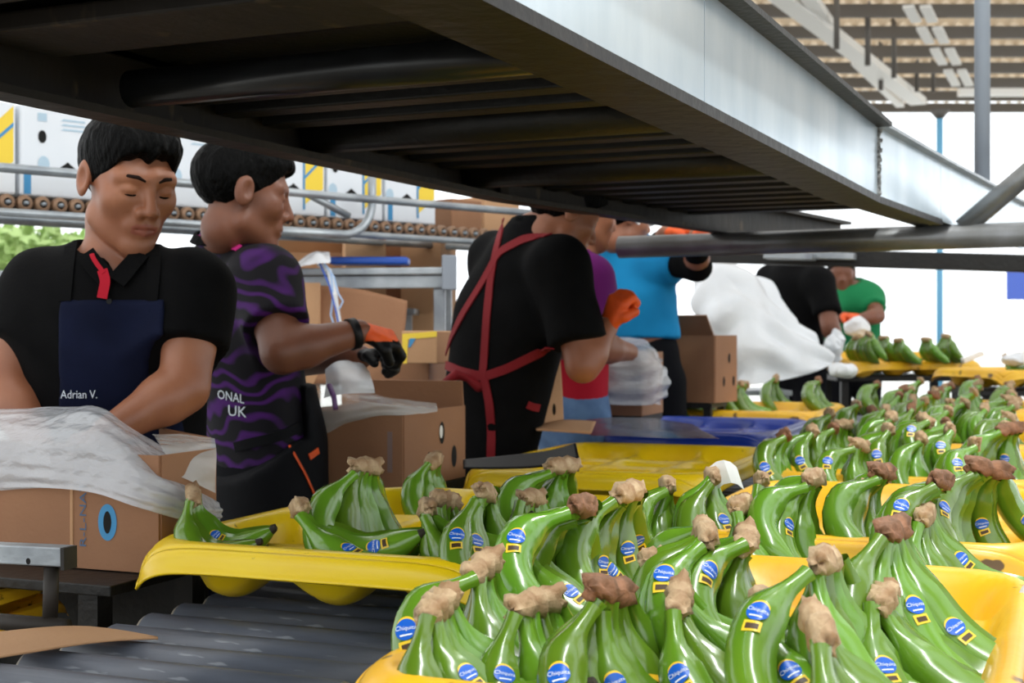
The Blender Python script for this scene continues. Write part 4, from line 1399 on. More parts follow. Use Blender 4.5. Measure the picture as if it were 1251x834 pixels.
# ------------------------------------------------------------------ man 1: black polo, navy apron
J1 = dict(head=W(156, 223, 2.53), neck=W(143, 322, 2.57), chest=W(140, 420, 2.57), pelvis=W(148, 640, 2.62),
          shr=W(50, 355, 2.60), elr=W(8, 470, 2.54), wrr=W(52, 560, 2.46),
          shl=W(240, 358, 2.52), ell=W(224, 474, 2.46), wrl=W(138, 524, 2.38))
p1 = make_person('man in black polo and navy apron reaching into a lined box at left', J1, (0.06, -1, 0), M['skin'],
                 (0.62, -0.72, -0.30), (0.10, -0.1, 1), h=0.0075)
hr = hand_parts(J1['wrr'], (0.3, -0.15, -0.9), (0.9, 0.2, 0.2), 0.95, 0.35)
hl = hand_parts(J1['wrl'], (-0.5, -0.1, -0.8), (-0.5, 0.2, -0.8), 0.95, 0.45)
p1.body((hr, hl), lips=True, fine_h=0.0026)
p1.hair(0.0036)
fs1u = p1.shirt_f(sleeve=0.56, hem=0.80, seed=2, flare=0.076)
fs1 = p1.shirt_f(vee=(W(140, 345, 2.45), 0.62, 0.02), sleeve=0.56, hem=0.80, seed=2, flare=0.076)
p1.shirt(fs1, M['shirtblk'], 'polo_shirt')
pv = J1['pelvis']
ff = p1.fwd
def apron1(P):
    base = fs1(P) - 0.005
    sk = cone(P, pv + Vector((0, 0, .10)), pv - Vector((0, 0, 0.36)), 0.175, 0.20, ff, 0.70) + 0.003 * wob(P, 28, 5)
    base = smin(base, np.maximum(sk, P[:, 2] - (pv.z + .10)), 0.03)
    # bib: front half, between the side curves, below the chest line
    rel = P - V3(pv)
    x = rel[:, 0]
    top = W(128, 366, 2.45).z
    z = P[:, 2]
    halfw = np.where(z > 1.02, 0.098 + np.clip(1.16 - z, 0, 1) * 0.12, 0.25)
    side = np.abs(x - 0.03 * (z > 1.02)) - halfw
    front = -(rel @ V3(ff)) + 0.015
    d = smax(base, np.maximum(np.maximum(z - top, side), front), 0.004)
    # keep clear of the arms
    for a, b in (('ell', 'shl'), ('elr', 'shr')):
        d = smax(d, -(cone(P, J1[a], J1[b], 0.070, 0.050)), 0.004)
    return d
sdf_obj('apron', apron1, (pv.x - .34, pv.y - .30, 0.50), (pv.x + .34, pv.y + .2, 1.36), 0.0075, M['navy'], p1.root)
for pts in ([(80, 368), (84, 330), (88, 300)], [(186, 368), (190, 330), (186, 302)]):
    strap_on('apron_strap', fs1, pts, 0.026, 0.003, M['shirtblk'], p1.root, 2.2, 2.8)
text_on('name_print', lambda P: np.minimum(apron1(P), fs1(P)), 'Adrian V.', 97, 481, 10, M['st_white'], p1.root, 2.2, 2.7, sx=.82)
# collar and red placket
hd = p1.head
for pts in ([(107, 313), (113, 321), (123, 333), (134, 345)], [(172, 314), (165, 322), (155, 333), (143, 346)]):
    strap_on('collar', fs1u, pts, 0.034, 0.006, M['shirtblk'], p1.root, 2.2, 2.8, lift=0.004)
strap_on('collar_edge', fs1u, [(110, 308), (120, 325), (129, 337)], 0.008, 0.003, M['redcloth'], p1.root, 2.2, 2.8, lift=0.010)
strap_on('placket', fs1u, [(127, 333), (131, 346), (127, 365)], 0.018, 0.003, M['redcloth'], p1.root, 2.2, 2.8, n=6, lift=0.009)
mb = MB(); c = hit(fs1u, 134, 368, 2.2, 2.8)[0]
MB().tube([c, c + Vector((0, -0.004, 0))], 0.005, 10).build('button', M['black'], p1.root, world=True)
# brows, lashes
for sgn in (-1, 1):
    pts = [(sgn * 0.012, 0.0905, 0.021), (sgn * 0.024, 0.0875, 0.0265), (sgn * 0.038, 0.0790, 0.0265), (sgn * 0.050, 0.0660, 0.0205)]
    MB().tube([hd.out(q) for q in pts], [0.0022, 0.0036, 0.0034, 0.0014], 8).build('eyebrow', M['brow'], p1.root, smooth=True, world=True)
    pts = [(sgn * (0.0165 + 0.029 * i / 8), 0.0825 - 0.10 * abs(i - 3.2) ** 2 * 0.0045, -0.0035 - 0.0025 * math.sin(math.pi * i / 8)) for i in range(9)]
    MB().tube([hd.out(q) for q in pts], [0.0008] + [0.0017] * 7 + [0.0008], 6).build('eyelashes', M['hair'], p1.root, smooth=True, world=True)
p1.legs(M['dark'])

# ------------------------------------------------------------------ man 2: purple jersey, black apron
J2 = dict(head=W(297, 238, 3.05), neck=W(277, 302, 3.10), chest=W(296, 400, 3.12), pelvis=W(322, 570, 3.12),
          shr=W(324, 345, 2.98), elr=W(345, 430, 2.88), wrr=W(438, 406, 2.96),
          shl=W(268, 330, 3.30), ell=W(330, 440, 3.42), wrl=W(440, 436, 3.14))
p2 = make_person('man in purple patterned jersey seen from behind, tying a bag', J2, (0.80, 0.55, 0), M['skin2'], (0.88, 0.30, -0.16), h=0.0085)
p2.body((), fine_h=0.0032)
p2.hair(0.004)
fs2 = p2.shirt_f(sleeve=0.66, hem=0.80, seed=4, flare=0.074, neck_r=0.058)
p2.shirt(fs2, M['purple'], 'jersey')
MB().strip(*(lambda c: ([c + Vector((0.072 * math.cos(a), 0.072 * math.sin(a), 0.020 + 0.016 * math.sin(a))) for a in np.linspace(0, 6.2832, 25)],
                        [Vector((math.cos(a), math.sin(a), 0.55)).normalized() for a in np.linspace(0, 6.2832, 25)]))(J2['neck'] + Vector((0, 0, 0.002))), 0.022, 0.005).build('collar', M['shirtblk'], p2.root, world=True)
strap_on('pink_trim', fs2, [(240, 292), (256, 294), (272, 297), (292, 304)], 0.018, 0.003, M['pink'], p2.root, 2.7, 3.5)
pv2 = J2['pelvis']
def apron2(P):
    base = cone(P, J2['chest'], pv2 + Vector((0, 0, .04)), 0.178, 0.176, p2.fwd, 0.72)
    base = smin(base, cone(P, pv2 + Vector((0, 0, .04)), pv2 - Vector((0, 0, 0.34)), 0.176, 0.20, p2.fwd, 0.75), 0.02) + 0.003 * wob(P, 30, 6)
    fr_ = (P - V3(pv2)) @ V3(p2.fwd)
    cut = -fr_ + np.where(P[:, 2] > 1.02, 0.03, np.where(P[:, 2] > 0.93, 0.0 - (1.02 - P[:, 2]) * 1.3, -0.14))
    d = smax(base, np.maximum(cut, P[:, 2] - 1.14), 0.004)
    return d
sdf_obj('apron', apron2, (pv2.x - .34, pv2.y - .34, 0.55), (pv2.x + .34, pv2.y + .34, 1.2), 0.009, M['apronblk'], p2.root)
both2 = lambda P: np.minimum(fs2(P), apron2(P))
strap_on('apron_tie', both2, [(288, 546), (310, 540), (330, 536), (352, 528), (368, 520)], 0.022, 0.004, M['apronblk'], p2.root, 2.7, 3.5)
strap_on('orange_piping', both2, [(354, 545), (372, 578), (384, 606), (395, 636)], 0.005, 0.003, M['orange'], p2.root, 2.7, 3.5)
strap_on('orange_tag', both2, [(377, 558), (388, 550)], 0.014, 0.003, M['orange'], p2.root, 2.7, 3.5)
text_on('back_print', fs2, 'ONAL', 283, 484, 11, M['st_white'], p2.root, 2.7, 3.4, slope=.15, sx=.75)
text_on('back_print', fs2, 'UK', 291, 502, 13, M['st_white'], p2.root, 2.7, 3.4, slope=.1, sx=.9)
gl = hand_parts(J2['wrr'] + Vector((.012, 0, 0)), (0.70, 0.50, -0.22), (-0.5, 0.3, -0.75), 0.82, 1.0)
gf2 = hand_f(gl)
def pick2(C):
    return (C[:, 2] < J2['wrr'].z - 0.018).astype(int)
sdf_obj('glove', lambda P: gf2(P) - 0.003, J2['wrr'] - Vector((.16, .16, .16)), J2['wrr'] + Vector((.2, .2, .16)), 0.0042, M['orange'], p2.root, None, [M['orange'], M['black']], pick2)
d2 = (J2['wrr'] - J2['elr']).normalized()
MB().tube([J2['wrr'] - d2 * 0.022, J2['wrr'] - d2 * 0.004], [0.0345, 0.0335], 18).build('glove_cuff', M['black'], p2.root, smooth=True, world=True)
gl = hand_parts(J2['wrl'], (0.7, -0.3, 0.1), (0.1, -0.2, -1), 0.72, 1.0)
sdf_obj('glove', lambda P, g=hand_f(gl): g(P) - 0.003, J2['wrl'] - Vector((.16, .16, .16)), J2['wrl'] + Vector((.2, .2, .16)), 0.005, M['black'], p2.root)
p2.legs(M['dark'])

# ------------------------------------------------------------------ man 3: black tee, red apron straps, back view
J3 = dict(head=W(688, 262, 3.78), neck=W(652, 286, 3.80), chest=W(622, 395, 3.84), pelvis=W(592, 548, 3.88),
          shr=W(686, 326, 3.64), elr=W(712, 446, 3.58), wrr=W(743, 398, 3.64),
          shl=W(604, 318, 4.0), ell=W(640, 430, 4.25), wrl=W(720, 420, 4.05))
p3 = make_person('man in black shirt seen from behind with red crossed apron straps', J3, (0.72, 0.62, -0.12), M['skin3'], (0.86, 0.34, -0.42), h=0.010)
p3.tk = 1.12
p3.body((), fine_h=0.005)
p3.hair(0.006)
fs3 = p3.shirt_f(sleeve=0.78, hem=0.86, seed=8, flare=0.082, neck_r=0.060)
p3.shirt(fs3, M['shirtblk'], 'shirt')
pv3 = J3['pelvis']
def apron3(P):
    d = cone(P, pv3 + Vector((0, 0, .12)), pv3 - Vector((0, 0, 0.38)), 0.195, 0.215, p3.fwd, 0.76) + 0.004 * wob(P, 26, 9)
    return np.maximum(d, np.maximum(P[:, 2] - (pv3.z + .12), 0))
sdf_obj('apron', apron3, (pv3.x - .3, pv3.y - .3, 0.5), (pv3.x + .3, pv3.y + .3, 1.12), 0.010, M['apronblk'], p3.root)
b3 = lambda P: np.minimum(fs3(P), apron3(P))
sr = dict(d0=3.3, d1=4.4)
for pts in ([(616, 268), (608, 300), (600, 340), (595, 390), (592, 440), (590, 462)],
            [(670, 288), (640, 292), (610, 308), (590, 345), (565, 385), (552, 412), (546, 432)],
            [(672, 424), (648, 436), (620, 450), (592, 460), (565, 454), (546, 446)],
            [(592, 462), (598, 490), (601, 525), (600, 562)], [(552, 462), (548, 490), (545, 520)]):
    strap_on('red_strap', b3, pts, 0.024, 0.004, M['red'], p3.root, **sr)
c = hit(b3, 572, 462, 3.3, 4.4)[0]
MB().tube([c + Vector((-.06, -.012, -.01)), c + Vector((-.03, -.03, .012)), c + Vector((0, -.012, 0)), c + Vector((.03, -.03, -.022)), c + Vector((.05, -.014, -.035))], [0.012, 0.016, 0.010, 0.015, 0.008], 8).build('bow_knot', M['red'], p3.root, smooth=True, world=True)
strap_on('red_strap', b3, [(644, 494), (652, 497), (658, 498)], 0.02, 0.004, M['red'], p3.root, **sr)
gl = hand_parts(J3['wrr'], (0.20, -0.1, 0.50), (0.75, 0.55, 0.1), 0.80, 1.25)
sdf_obj('glove', lambda P, g=hand_f(gl): g(P) - 0.004, J3['wrr'] - Vector((.16, .16, .16)), J3['wrr'] + Vector((.2, .2, .18)), 0.0045, M['orange'], p3.root)
p3.legs(M['dark'])

# ------------------------------------------------------------------ person 4: plum sleeve, red front, jeans
J4 = dict(head=W(716, 258, 4.45), neck=W(705, 312, 4.45), chest=W(698, 390, 4.45), pelvis=W(700, 490, 4.45),
          shr=W(722, 342, 4.30), elr=W(735, 425, 4.30), wrr=W(770, 430, 4.42), shl=W(680, 342, 4.62), ell=W(690, 430, 4.75), wrl=W(750, 440, 4.70))
p4 = make_person('worker in plum and red shirt with blue jeans half hidden behind red straps', J4, (0.9, 0.3, 0), M['skin3'], (0.9, 0.3, -0.2), h=0.013)
p4.body(()); p4.hair(0.007)
fs4 = p4.shirt_f(sleeve=0.60, hem=HC - 0.26, seed=11)
zsp = W(700, 432, 4.4).z
p4.shirt(fs4, M['mauve'], 'shirt', None, [M['mauve'], M['redcloth']], lambda C: (C[:, 2] < zsp).astype(int))
p4.legs(M['jean'])

# ------------------------------------------------------------------ man 5: turquoise shirt, black sleeves
J5 = dict(head=W(762, 268, 5.25), neck=W(757, 304, 5.30), chest=W(768, 360, 5.30), pelvis=W(785, 452, 5.30),
          shr=W(808, 318, 5.20), elr=W(852, 326, 5.08), wrr=W(850, 288, 4.92), shl=W(735, 316, 5.42), ell=W(778, 330, 5.60), wrl=W(812, 284, 5.45))
p5 = make_person('worker in turquoise shirt with black sleeves and orange gloves raised', J5, (0.45, 0.85, 0), M['skin3'], (0.85, 0.30, -0.1), h=0.012)
p5.body(()); p5.hair(0.006)
fs5 = p5.shirt_f(sleeve=0.42, hem=W(785, 414, 5.0).z, seed=13, o=0.014, wr_amp=0.006)
p5.shirt(fs5, M['teal'], 'shirt')
for q in 'lr':
    a, e, w = J5['sh' + q], J5['el' + q], J5['wr' + q]
    sdf_obj('black_sleeve', lambda P: smin(cone(P, a.lerp(e, .25), e, 0.054, 0.052), cone(P, e, e.lerp(w, .8), 0.05, 0.038), 0.02), p5.lo, p5.hi, 0.012, M['shirtblk'], p5.root)
for q, dr in (('r', (0.5, -0.3, 0.25)), ('l', (0.6, 0.0, 0.1))):
    gl = hand_parts(J5['wr' + q], dr, (-0.1, 0.2, -1), 0.95, 0.8)
    sdf_obj('glove', lambda P, g=hand_f(gl): g(P) - 0.003, J5['wr' + q] - Vector((.16, .16, .16)), J5['wr' + q] + Vector((.18, .18, .16)), 0.006, M['orange'], p5.root)
c = p5.head
MB().tube([c.out((-0.0, 0.095, -0.055)), c.out((0.05, 0.06, -0.03)), c.out((0.076, 0.0, 0.0))], 0.006, 6).build('mask_loop', M['white'], p5.root, smooth=True, world=True)
p5.legs(M['dark'])

# ------------------------------------------------------------------ far workers
J6 = dict(head=W(982, 296, 7.4), neck=W(972, 326, 7.4), chest=W(968, 362, 7.4), pelvis=W(972, 440, 7.4),
          shr=W(1002, 345, 7.2), elr=W(1014, 398, 7.1), wrr=W(1022, 420, 7.2), shl=W(940, 342, 7.55), ell=W(950, 392, 7.7), wrl=W(1000, 410, 7.6))
p6 = make_person('far worker in black shirt with back to us beside the white plastic', J6, (0.75, 0.6, 0), M['skin2'], (0.85, 0.4, -0.2), h=0.016, size=1.05)
p6.body(()); p6.hair(0.009)
p6.shirt(p6.shirt_f(sleeve=0.75, hem=HC - 0.22, seed=15, o=.012), M['shirtblk'], 'shirt')
p6.legs(M['dark'])
J7 = dict(head=W(1028, 334, 8.4), neck=W(1034, 358, 8.45), chest=W(1040, 372, 8.45), pelvis=W(1042, 440, 8.5),
          shr=W(1016, 366, 8.4), elr=W(1014, 390, 8.2), wrr=W(1032, 386, 8.1), shl=W(1064, 364, 8.4), ell=W(1072, 386, 8.2), wrl=W(1046, 390, 8.1))
p7 = make_person('far worker in green shirt facing us with bowed head', J7, (-0.15, -1, 0), M['skin2'], (-0.2, -0.95, -0.16), h=0.016, size=1.0)
p7.body(()); p7.hair(0.009)
p7.shirt(p7.shirt_f(sleeve=0.62, hem=HC - 0.2, seed=17, o=.012), M['green'], 'shirt')
for q in 'lr':
    gl = hand_parts(J7['wr' + q], (0.2 if q == 'r' else -0.2, -0.6, 0.0), (0, 0, -1), 1.0, 0.6)
    sdf_obj('glove', lambda P, g=hand_f(gl): g(P) - 0.003, J7['wr' + q] - Vector((.16, .18, .16)), J7['wr' + q] + Vector((.16, .16, .16)), 0.009, M['orange'], p7.root)
p7.legs(M['dark'])

# ------------------------------------------------------------------ boxes
def open_box(name, label, base, w, dpt, h, rot, m, minside=None, flaps=(), group=None, t_=0.005):
    """open carton: base = Vector of bottom centre, rot about z; panels as parts. flaps: (side, length, angle from upright outward)"""
    t = thing(name, label, 'box', base, rot, group)
    mi = minside or m
    for nm, c, s_ in (('base_panel', (0, 0, t_ / 2), (w, dpt, t_)),
                      ('side_panel', (0, -dpt / 2, h / 2), (w, t_, h)), ('side_panel', (0, dpt / 2, h / 2), (w, t_, h)),
                      ('end_panel', (-w / 2, 0, h / 2), (t_, dpt - t_, h)), ('end_panel', (w / 2, 0, h / 2), (t_, dpt - t_, h))):
        MB().box(c, s_).build(nm, m, t)
    for side, ln, ang in flaps:
        a = math.radians(ang)
        if side in 'fb':
            sy = -1 if side == 'f' else 1
            R = Matrix.Rotation(-sy * a, 3, 'X')
            c = Vector((0, sy * dpt / 2, h)) + R @ Vector((0, 0, ln / 2))
            MB().box(c, (w * 0.98, t_, ln), R).build('flap', m, t)
        else:
            sx = -1 if side == 'l' else 1
            R = Matrix.Rotation(sx * a, 3, 'Y')
            c = Vector((sx * w / 2, 0, h)) + R @ Vector((0, 0, ln / 2))
            MB().box(c, (t_, dpt * 0.98, ln), R).build('flap', m, t)
    return t
def ring(mb, c, u, v, ri, ro, squash=1.35, n=28):
    V = []
    for i in range(n):
        a = 2 * math.pi * i / n
        for r in (ri, ro): V.append(c + u * r * math.cos(a) * (1 if r == ro else .8) + v * r * math.sin(a) * squash)
    mb.add(V, [(2 * i, 2 * i + 1, (2 * i + 3) % (2 * n), (2 * i + 2) % (2 * n)) for i in range(n)])
def oval(mb, c, u, v, ru, rv, n=20): flat_disc(mb, c, u, v, ru, rv, n)

# control-net cloth -------------------------------------------------
def drape(ctrl, nu, nv, amp=0.004, freq=30, seed=0, fold=0.0, foldf=60):
    """ctrl: rows of (px, py, d); smooth surface through them with small folds"""
    C = np.array([[tuple(W(*c)) for c in row] for row in ctrl], dtype=np.float64)
    def cr(A, n):
        m = A.shape[0]
        ts = np.linspace(0, m - 1, n)
        out = []
        for t in ts:
            i = min(int(t), m - 2); f = t - i
            p0, p1, p2_, p3_ = A[max(i - 1, 0)], A[i], A[i + 1], A[min(i + 2, m - 1)]
            out.append(0.5 * (2 * p1 + (p2_ - p0) * f + (2 * p0 - 5 * p1 + 4 * p2_ - p3_) * f * f + (3 * p1 - p0 - 3 * p2_ + p3_) * f ** 3))
        return np.array(out)
    S = cr(C, nu)
    S = cr(S.transpose(1, 0, 2), nv).transpose(1, 0, 2)
    du = np.gradient(S, axis=0); dv = np.gradient(S, axis=1)
    N = np.cross(du, dv); N /= np.linalg.norm(N, axis=2, keepdims=True) + 1e-9
    P = S.reshape(-1, 3).astype(np.float32)
    w = wob(P, freq, seed, 8) * amp + wob(P, freq * 2.3, seed + 2, 8) * amp * .5 + np.abs(wob(P, freq * 1.4, seed + 3, 5)) * amp
    if fold:
        uu = np.repeat(np.linspace(0, 1, nu), nv)
        vv = np.tile(np.linspace(0, 1, nv), nu)
        w = w + fold * np.sin(uu * foldf + 5 * np.sin(vv * 4 + seed)) * (0.4 + 0.6 * np.sin(vv * 9 + uu * 3) ** 2)
    S = S + N * w.reshape(nu, nv, 1)
    return S
def cloth(name, S, m, parent=None, loc=None):
    mb = MB().grid([[Vector(p) for p in row] for row in S.tolist()])
    return mb.build(name, m, parent, smooth=True, world=parent is not None, loc=loc)

# box 1 on its stand, left front -----------------------------------
EX, EY = Vector((math.cos(LA), -math.sin(LA), 0)), Vector((math.sin(LA), math.cos(LA), 0))
fr1 = Vector((-0.537, 2.12, 0.885))                       # front right bottom corner
w1, dp1, h1 = 0.52, 0.15, 0.180
c1 = fr1 - EX * w1 / 2 + EY * dp1 / 2
bx = open_box('cardboard_box', 'brown cardboard box at lower left with blue ringed hole, lined with film', c1, w1, dp1, h1, -LA, M['card'])
def front(x, z): return Vector((w1 / 2 - x, -dp1 / 2 - 0.0035, z))        # x = distance from right corner
UXl, UZl = Vector((1, 0, 0)), Vector((0, 0, 1))
mb = MB(); ring(mb, front(0.094, 0.074), UXl, UZl, 0.0095, 0.0175, 1.62); mb.build('blue_ring', M['p_blue'], bx)
mb = MB(); oval(mb, front(0.094, 0.074) + Vector((0, -.0003, 0)), UXl, UZl, 0.0075, 0.0175); mb.build('hand_hole', M['hole'], bx)
V, Fc = text_tris('R-L-NAT', 1.0)
MB().add([front(0.140 + 0.018 * 0.7 * y, 0.085) + Vector((0, -.0005, x * 0.019)) for x, y in V], [q[::-1] for q in Fc]).build('side_print', M['p_ink'], bx)
MB().box(front(0.162, h1 / 2) + Vector((0, .001, 0)), (0.006, 0.004, h1), bev=.0015).build('corner_crease', M['card2'], bx)

st = thing('packing_stand', 'galvanised and rusty steel stand under the left cardboard box', 'stand', (c1.x, c1.y, 0), -LA)
a, b = W(-60, 672, 1.96), W(86, 679, 1.89)
R = (b - a).to_track_quat('X', 'Z').to_matrix()
MB().box((a + b) / 2, ((b - a).length, 0.03, 0.026), R, bev=.002).build('angle_bar', M['galv2'], st, world=True)
MB().box(W(84, 681, 1.885), (0.006, 0.028, 0.03), R).build('bar_end', M['rust'], st, world=True)
mb = MB(); oval(mb, W(37, 686, 1.878) + Vector((0, -.008, .002)), EX, UZl, 0.004, 0.0045, 10); mb.build('bolt_hole', M['hole'], st, world=True)
MB().tube([W(63, 692, 1.90), W(61, 762, 1.90)], 0.0105, 12).build('pipe_post', M['rust'], st, smooth=True, world=True)
MB().tube([W(-80, 752, 1.97), W(82, 766, 1.88)], 0.0115, 12).build('pipe_rail', M['rust'], st, smooth=True, world=True)
MB().box((-0.03, -0.03, 0.875), (0.56, 0.30, 0.016), bev=.002).build('stand_top', M['darksteel'], st)
for sx in (-1, 1):
    for sy in (-1, 1):
        MB().box((sx * 0.24 - 0.04, sy * 0.12 - .03, 0.4335), (0.035, 0.035, 0.867)).build('leg', M['darksteel'], st)
MB().box((-0.05, 0.14, 0.60), (0.5, 0.01, 0.5)).build('back_plate', M['darksteel'], st)
for k, (px, py, dd) in enumerate([(18, 722, 2.12), (12, 756, 2.10), (4, 790, 2.08)]):
    p = W(px, py, dd)
    o = link('yellow_tray', tray_y2, None, p + Vector((-0.22, 0.10, 0)), (0, math.radians(-3), -LA + math.radians(88)))
    o.scale = (0.55, 0.55, 0.5)
    tag(o, ['topmost yellow tray stored in the dark under the left stand', 'middle yellow tray stored in the dark under the left stand', 'lowest yellow tray stored in the dark under the left stand'][k], 'tray')

S = drape([[(-40, 502, 2.42), (20, 500, 2.40), (70, 498, 2.37), (118, 497, 2.32), (150, 515, 2.29), (185, 535, 2.28), (214, 558, 2.29), (240, 585, 2.31)],
           [(-40, 512, 2.36), (20, 508, 2.32), (70, 506, 2.28), (118, 505, 2.23), (160, 530, 2.20), (200, 556, 2.21), (232, 580, 2.24), (258, 606, 2.28)],
           [(-45, 540, 2.27), (15, 540, 2.23), (70, 538, 2.18), (125, 540, 2.14), (170, 565, 2.11), (212, 592, 2.13), (246, 612, 2.18), (269, 622, 2.25)],
           [(-45, 575, 2.25), (15, 575, 2.21), (65, 574, 2.165), (125, 580, 2.12), (172, 600, 2.09), (215, 618, 2.12), (248, 630, 2.17), (268, 634, 2.24)],
           [(-45, 602, 2.25), (15, 598, 2.21), (60, 596, 2.165), (115, 602, 2.12), (165, 618, 2.09), (210, 632, 2.12), (244, 640, 2.17), (264, 642, 2.24)]], 110, 190, 0.0048, 24, 3, fold=0.0016, foldf=44)
pf_ = cloth('plastic_liner', S, M['film'], None, loc=Vector((-0.65, 2.2, 1.1)))
tag(pf_, 'crumpled milky plastic film spilling over the lower left box', 'film')
S = drape([[(186, 530, 2.30), (225, 530, 2.30), (262, 536, 2.30)], [(196, 545, 2.18), (230, 550, 2.20), (264, 558, 2.24)], [(215, 580, 2.16), (240, 590, 2.19), (264, 602, 2.23)]], 40, 40, 0.005, 34, 8)
o = cloth('plastic_liner', S, M['film3'], None, loc=W(230, 560, 2.22)); tag(o, 'clear film tucked over the box corner by the front apron', 'film')
S = drape([[(196, 522, 2.46), (258, 534, 2.40)], [(200, 590, 2.46), (258, 592, 2.40)]], 6, 6, 0, 10, 1)
o = solid(cloth('cardboard_flap', S, M['card'], None, loc=W(230, 560, 2.42)), 0.004); tag(o, 'brown carton flap standing behind the film corner', 'cardboard')

# loose cardboard strip on the rollers
S = drape([[(-30, 784, 1.80), (40, 776, 1.84), (100, 774, 1.86), (150, 779, 1.86), (192, 786, 1.84)], [(-30, 815, 1.70), (40, 803, 1.74), (100, 794, 1.78), (150, 789, 1.815), (193, 787, 1.835)]], 30, 12, 0.002, 12, 4)
S[:, :, 2] += 0.006
o = solid(cloth('cardboard_strip', S, M['card2'], None, loc=W(60, 790, 1.8)), 0.003); tag(o, 'torn strip of cardboard lying on the bare rollers', 'cardboard')

# box 2 by the purple jersey -----------------------------------------
fr2 = W(492, 600, 3.06); fr2.z = 0.905
w2, dp2, h2 = 0.29, 0.34, 0.172
c2 = fr2 - EX * (w2 / 2 - 0.0) + EY * dp2 / 2
bx2 = open_box('cardboard_box', 'brown cardboard box with film collar before the red straps', c2, w2, dp2, h2, -LA, M['card'], flaps=(('b', 0.06, -8),))
def sidep(y, z): return Vector((w2 / 2 + 0.0035, -dp2 / 2 + y, z))
UYl = Vector((0, 1, 0))
for y, z in ((0.20, 0.115), (0.13, 0.05), (0.27, 0.055)):
    mb = MB(); oval(mb, sidep(y, z), UYl, UZl, 0.015, 0.026); mb.build('hand_hole', M['hole'], bx2)
mb = MB(); oval(mb, sidep(0.195, 0.118) + Vector((.0004, 0, 0)), UYl, UZl, 0.009, 0.015); mb.build('film_in_hole', M['white'], bx2)
MB().box((w2 / 2 - 0.03, -dp2 / 2 - 0.0032, 0.085), (0.012, 0.001, 0.09)).build('side_print', M['p_faint'], bx2)
t = thing('packing_stand', 'dark steel stand under the box beside the purple jersey', 'stand', (c2.x + .02, c2.y, 0), -LA)
MB().box((0, 0, 0.893), (0.26, 0.30, 0.02)).build('stand_top', M['darksteel'], t)
for sx in (-1, 1):
    for sy in (-1, 1):
        MB().box((sx * 0.11, sy * 0.13, 0.441), (0.035, 0.035, 0.883)).build('leg', M['darksteel'], t)
S = drape([[(366, 478, 3.25), (395, 468, 3.25), (430, 476, 3.22), (470, 486, 3.2), (500, 489, 3.2), (532, 492, 3.22)],
           [(366, 492, 3.14), (395, 490, 3.1), (430, 492, 3.06), (465, 492, 3.05), (498, 494, 3.08), (534, 497, 3.15)],
           [(370, 515, 3.12), (400, 515, 3.08), (425, 508, 3.05), (460, 502, 3.045), (495, 501, 3.06), (534, 502, 3.13)],
           [(384, 530, 3.14), (402, 528, 3.10), (425, 516, 3.07), (460, 508, 3.05), (492, 507, 3.055), (520, 504, 3.1)]], 50, 80, 0.004, 34, 5)
o = cloth('plastic_liner', S, M['film3'], None, loc=W(440, 495, 3.1)); tag(o, 'pale greenish film bunched over the box beside the purple jersey', 'film')
S = drape([[(398, 452, 3.16), (415, 444, 3.14), (438, 443, 3.12), (450, 455, 3.12)], [(398, 470, 3.1), (415, 462, 3.06), (438, 462, 3.05), (456, 470, 3.06)], [(396, 486, 3.1), (415, 482, 3.05), (436, 480, 3.04), (458, 480, 3.06)]], 40, 40, 0.006, 45, 7)
o = cloth('bag_top', S, M['film2'], None, loc=W(428, 462, 3.1)); tag(o, 'white gathered bag top under the black glove', 'bag')
mb = MB().tube([W(402, 470, 3.02), W(408, 485, 3.0), W(410, 500, 2.99)], 0.006, 8)
o = mb.build('purple_strip', mat('purple_tape', (104, 70, 120), .5), smooth=True, loc=W(408, 485, 3.0)); tag(o, 'purple strip tied round the film of the middle box', 'strip')
c = Vector((c2.x, c2.y, 0.91))
for k, (px, py) in enumerate([(382, 512), (425, 520)]):
    cluster(px, py, 0, 20, 4, 40, ['bananas showing green through the film, left inside the box', 'bananas showing green through the film, right inside the box'][k], d=3.2, floor=0.925, group='bananas inside the middle box', scale=.9)

# hanging plastic ties -------------------------------------------------
mb = MB()
pts = [W(392, 318, 4.72), W(402, 334, 4.68), W(408, 360, 4.66), W(414, 392, 4.66), W(418, 420, 4.66)]
t = thing('plastic_ties', 'white and blue plastic ties hanging from the silver shelf', 'ties', pts[0])
def tie(pts, w, m):
    P = [W(*q) for q in dense(pts, 6)]
    N = [Vector((0.25, -1, 0.1)).normalized()] * len(P)
    MB().strip(P, N, w, 0.0015).build('tie_strip', m, t, world=True)
tie([(388, 322, 4.70), (402, 330, 4.69), (409, 360, 4.66), (414, 392, 4.66), (420, 425, 4.66)], 0.016, M['white'])
tie([(392, 316, 4.70), (404, 332, 4.68), (407, 360, 4.66), (404, 385, 4.66), (411, 405, 4.66), (414, 422, 4.66)], 0.006, M['paleblue'])
tie([(394, 318, 4.69), (408, 338, 4.67), (413, 358, 4.65), (419, 368, 4.65), (414, 378, 4.65)], 0.005, M['paleblue'])
tie([(390, 320, 4.69), (403, 350, 4.66), (410, 378, 4.65), (417, 412, 4.65)], 0.006, M['bluetape'])
S = drape([[(362, 322, 4.74), (375, 312, 4.74), (388, 306, 4.72), (402, 308, 4.72)], [(364, 326, 4.66), (376, 318, 4.66), (390, 312, 4.66), (404, 318, 4.66)], [(366, 326, 4.64), (378, 324, 4.64), (392, 322, 4.64), (402, 322, 4.64)]], 24, 30, 0.006, 50, 2)
cloth('tie_bundle', S, M['film2'], t)

